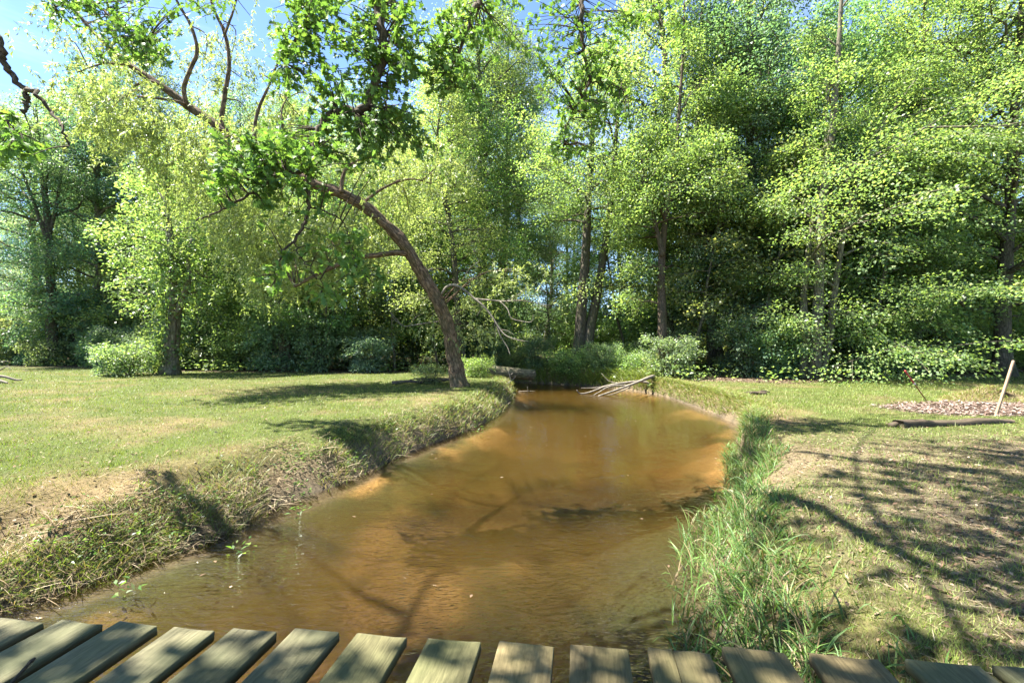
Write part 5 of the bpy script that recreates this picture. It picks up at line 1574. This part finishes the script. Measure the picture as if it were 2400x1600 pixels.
# dry sods heaped behind the litter patch, a dark burrow in the face of the heap
md = np.array([MOUND[0], MOUND[1], float(hz(MOUND[0], MOUND[1])[0])])
mound = thing("sod_mound", "low mound of dry grassy sods with a dark hole, behind the wooden stake", "mound", md)


def mound_z(x, y):
    m_ = np.hypot(x / 0.95, y / 0.55)
    return 0.34 * np.exp(-m_ ** 2 * 1.5) * (0.7 + 0.6 * fbm(x * 2.2 + 4, y * 2.2 + 8, 6)) - 0.03


na, nr = 44, 16
rr_ = np.linspace(0, 1, nr)[:, None]; th_ = np.linspace(0, 2 * np.pi, na, endpoint=False)[None, :]
mx, my = 1.5 * rr_ * np.cos(th_), 0.85 * rr_ * np.sin(th_)
mz = mound_z(mx, my)
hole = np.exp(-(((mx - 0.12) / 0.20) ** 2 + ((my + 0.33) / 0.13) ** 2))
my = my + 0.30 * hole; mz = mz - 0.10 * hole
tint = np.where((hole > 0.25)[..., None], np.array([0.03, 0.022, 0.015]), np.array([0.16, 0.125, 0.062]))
V = np.stack([mx, my, mz], -1).reshape(-1, 3)
i_ = np.arange(nr - 1)[:, None] * na; j_ = np.arange(na)[None, :]
Q = np.stack([i_ + j_, i_ + na + j_, i_ + na + (j_ + 1) % na, i_ + (j_ + 1) % na], -1).reshape(-1, 4)[na:]
T = [(0, na + k, na + (k + 1) % na) for k in range(na)]
link("soil", make_mesh("soil", V, T, Q, tint.reshape(-1, 3), None, [M_GROUND], True), mound)
n = 3400
a_ = rng.uniform(0, 6.28, n); q = np.sqrt(rng.random(n))
x = 1.1 * q * np.cos(a_); y = 0.62 * q * np.sin(a_)
k_ = np.exp(-(((x - 0.12) / 0.22) ** 2 + ((y + 0.33) / 0.15) ** 2)) < 0.25; x, y = x[k_], y[k_]; m = len(x)
tl = np.where((rng.random(m) < 0.6)[:, None], pick(G_STRAW, m, 0.15), pick(G_GREEN * 1.1, m, 0.15))
gm = link("grass", grass_mesh("grass", x, y, rng.uniform(0.06, 0.16, m), rng.uniform(0.008, 0.016, m), rng.uniform(0.6, 1.4, m), rng.uniform(0.4, 0.9, m), tl, 3, z=mound_z(x, y)), mound)
gm["kind"] = "stuff"

# small water plants and floating bits
cl = [(1690, 1190, 26, 0.16), (1728, 1105, 16, 0.12), (1705, 1160, 14, 0.10), (570, 1292, 18, 0.10), (700, 1208, 22, 0.14), (1120, 1010, 14, 0.10), (300, 1385, 14, 0.08)]
P_, D_ = [], []
for px_, py_, k, hgt in cl:
    c = on(px_, py_, WATER_Z)
    P_.append(c + rng.normal(0, 1, (k, 3)) * np.array([0.05, 0.05, 0]) + np.array([0, 0, 1.0]) * rng.uniform(-0.02, hgt, (k, 1))); D_.append(rand_dir(k, -0.1, 0.8))
P_ = np.concatenate(P_); D_ = np.concatenate(D_); m = len(P_)
V, Q, C = kite_leaves(P_, D_, np.array([0, 0, 1.0]) + rng.normal(0, 0.5, (m, 3)), rng.uniform(0.04, 0.09, m), rng.uniform(0.012, 0.03, m), pick(G_LUSH, m, 0.2))
tag(link("water_weeds", make_mesh("water_weeds", V, None, Q, C, None, [M_LEAF])), "sparse green weeds poking out of the shallow creek near its edges", "weeds", kind="stuff")
x = rng.uniform(-3.5, 5.2, 500); y = rng.uniform(2.4, 17, 500); sd_, lf_ = creek(x, y); k_ = (sd_ < -0.1) & (rng.random(500) < np.where(sd_ > -0.5, 0.5, 0.12)); x, y = x[k_], y[k_]; m = len(x)
V, Q, C = kite_leaves(np.stack([x, y, np.full(m, WATER_Z + 0.004)], 1), rand_dir(m, -0.02, 0.02), np.array([0, 0, 1.0]) + rng.normal(0, 0.06, (m, 3)), rng.uniform(0.03, 0.06, m), rng.uniform(0.015, 0.03, m), pick(PAL_DRY, m, 0.2), 0.1, 0.0)
tag(link("floating_leaf_litter", make_mesh("floating_leaf_litter", V, None, Q, C, None, [M_DRY])), "tiny dry leaves drifting on the creek's surface", "dead leaves", kind="stuff")
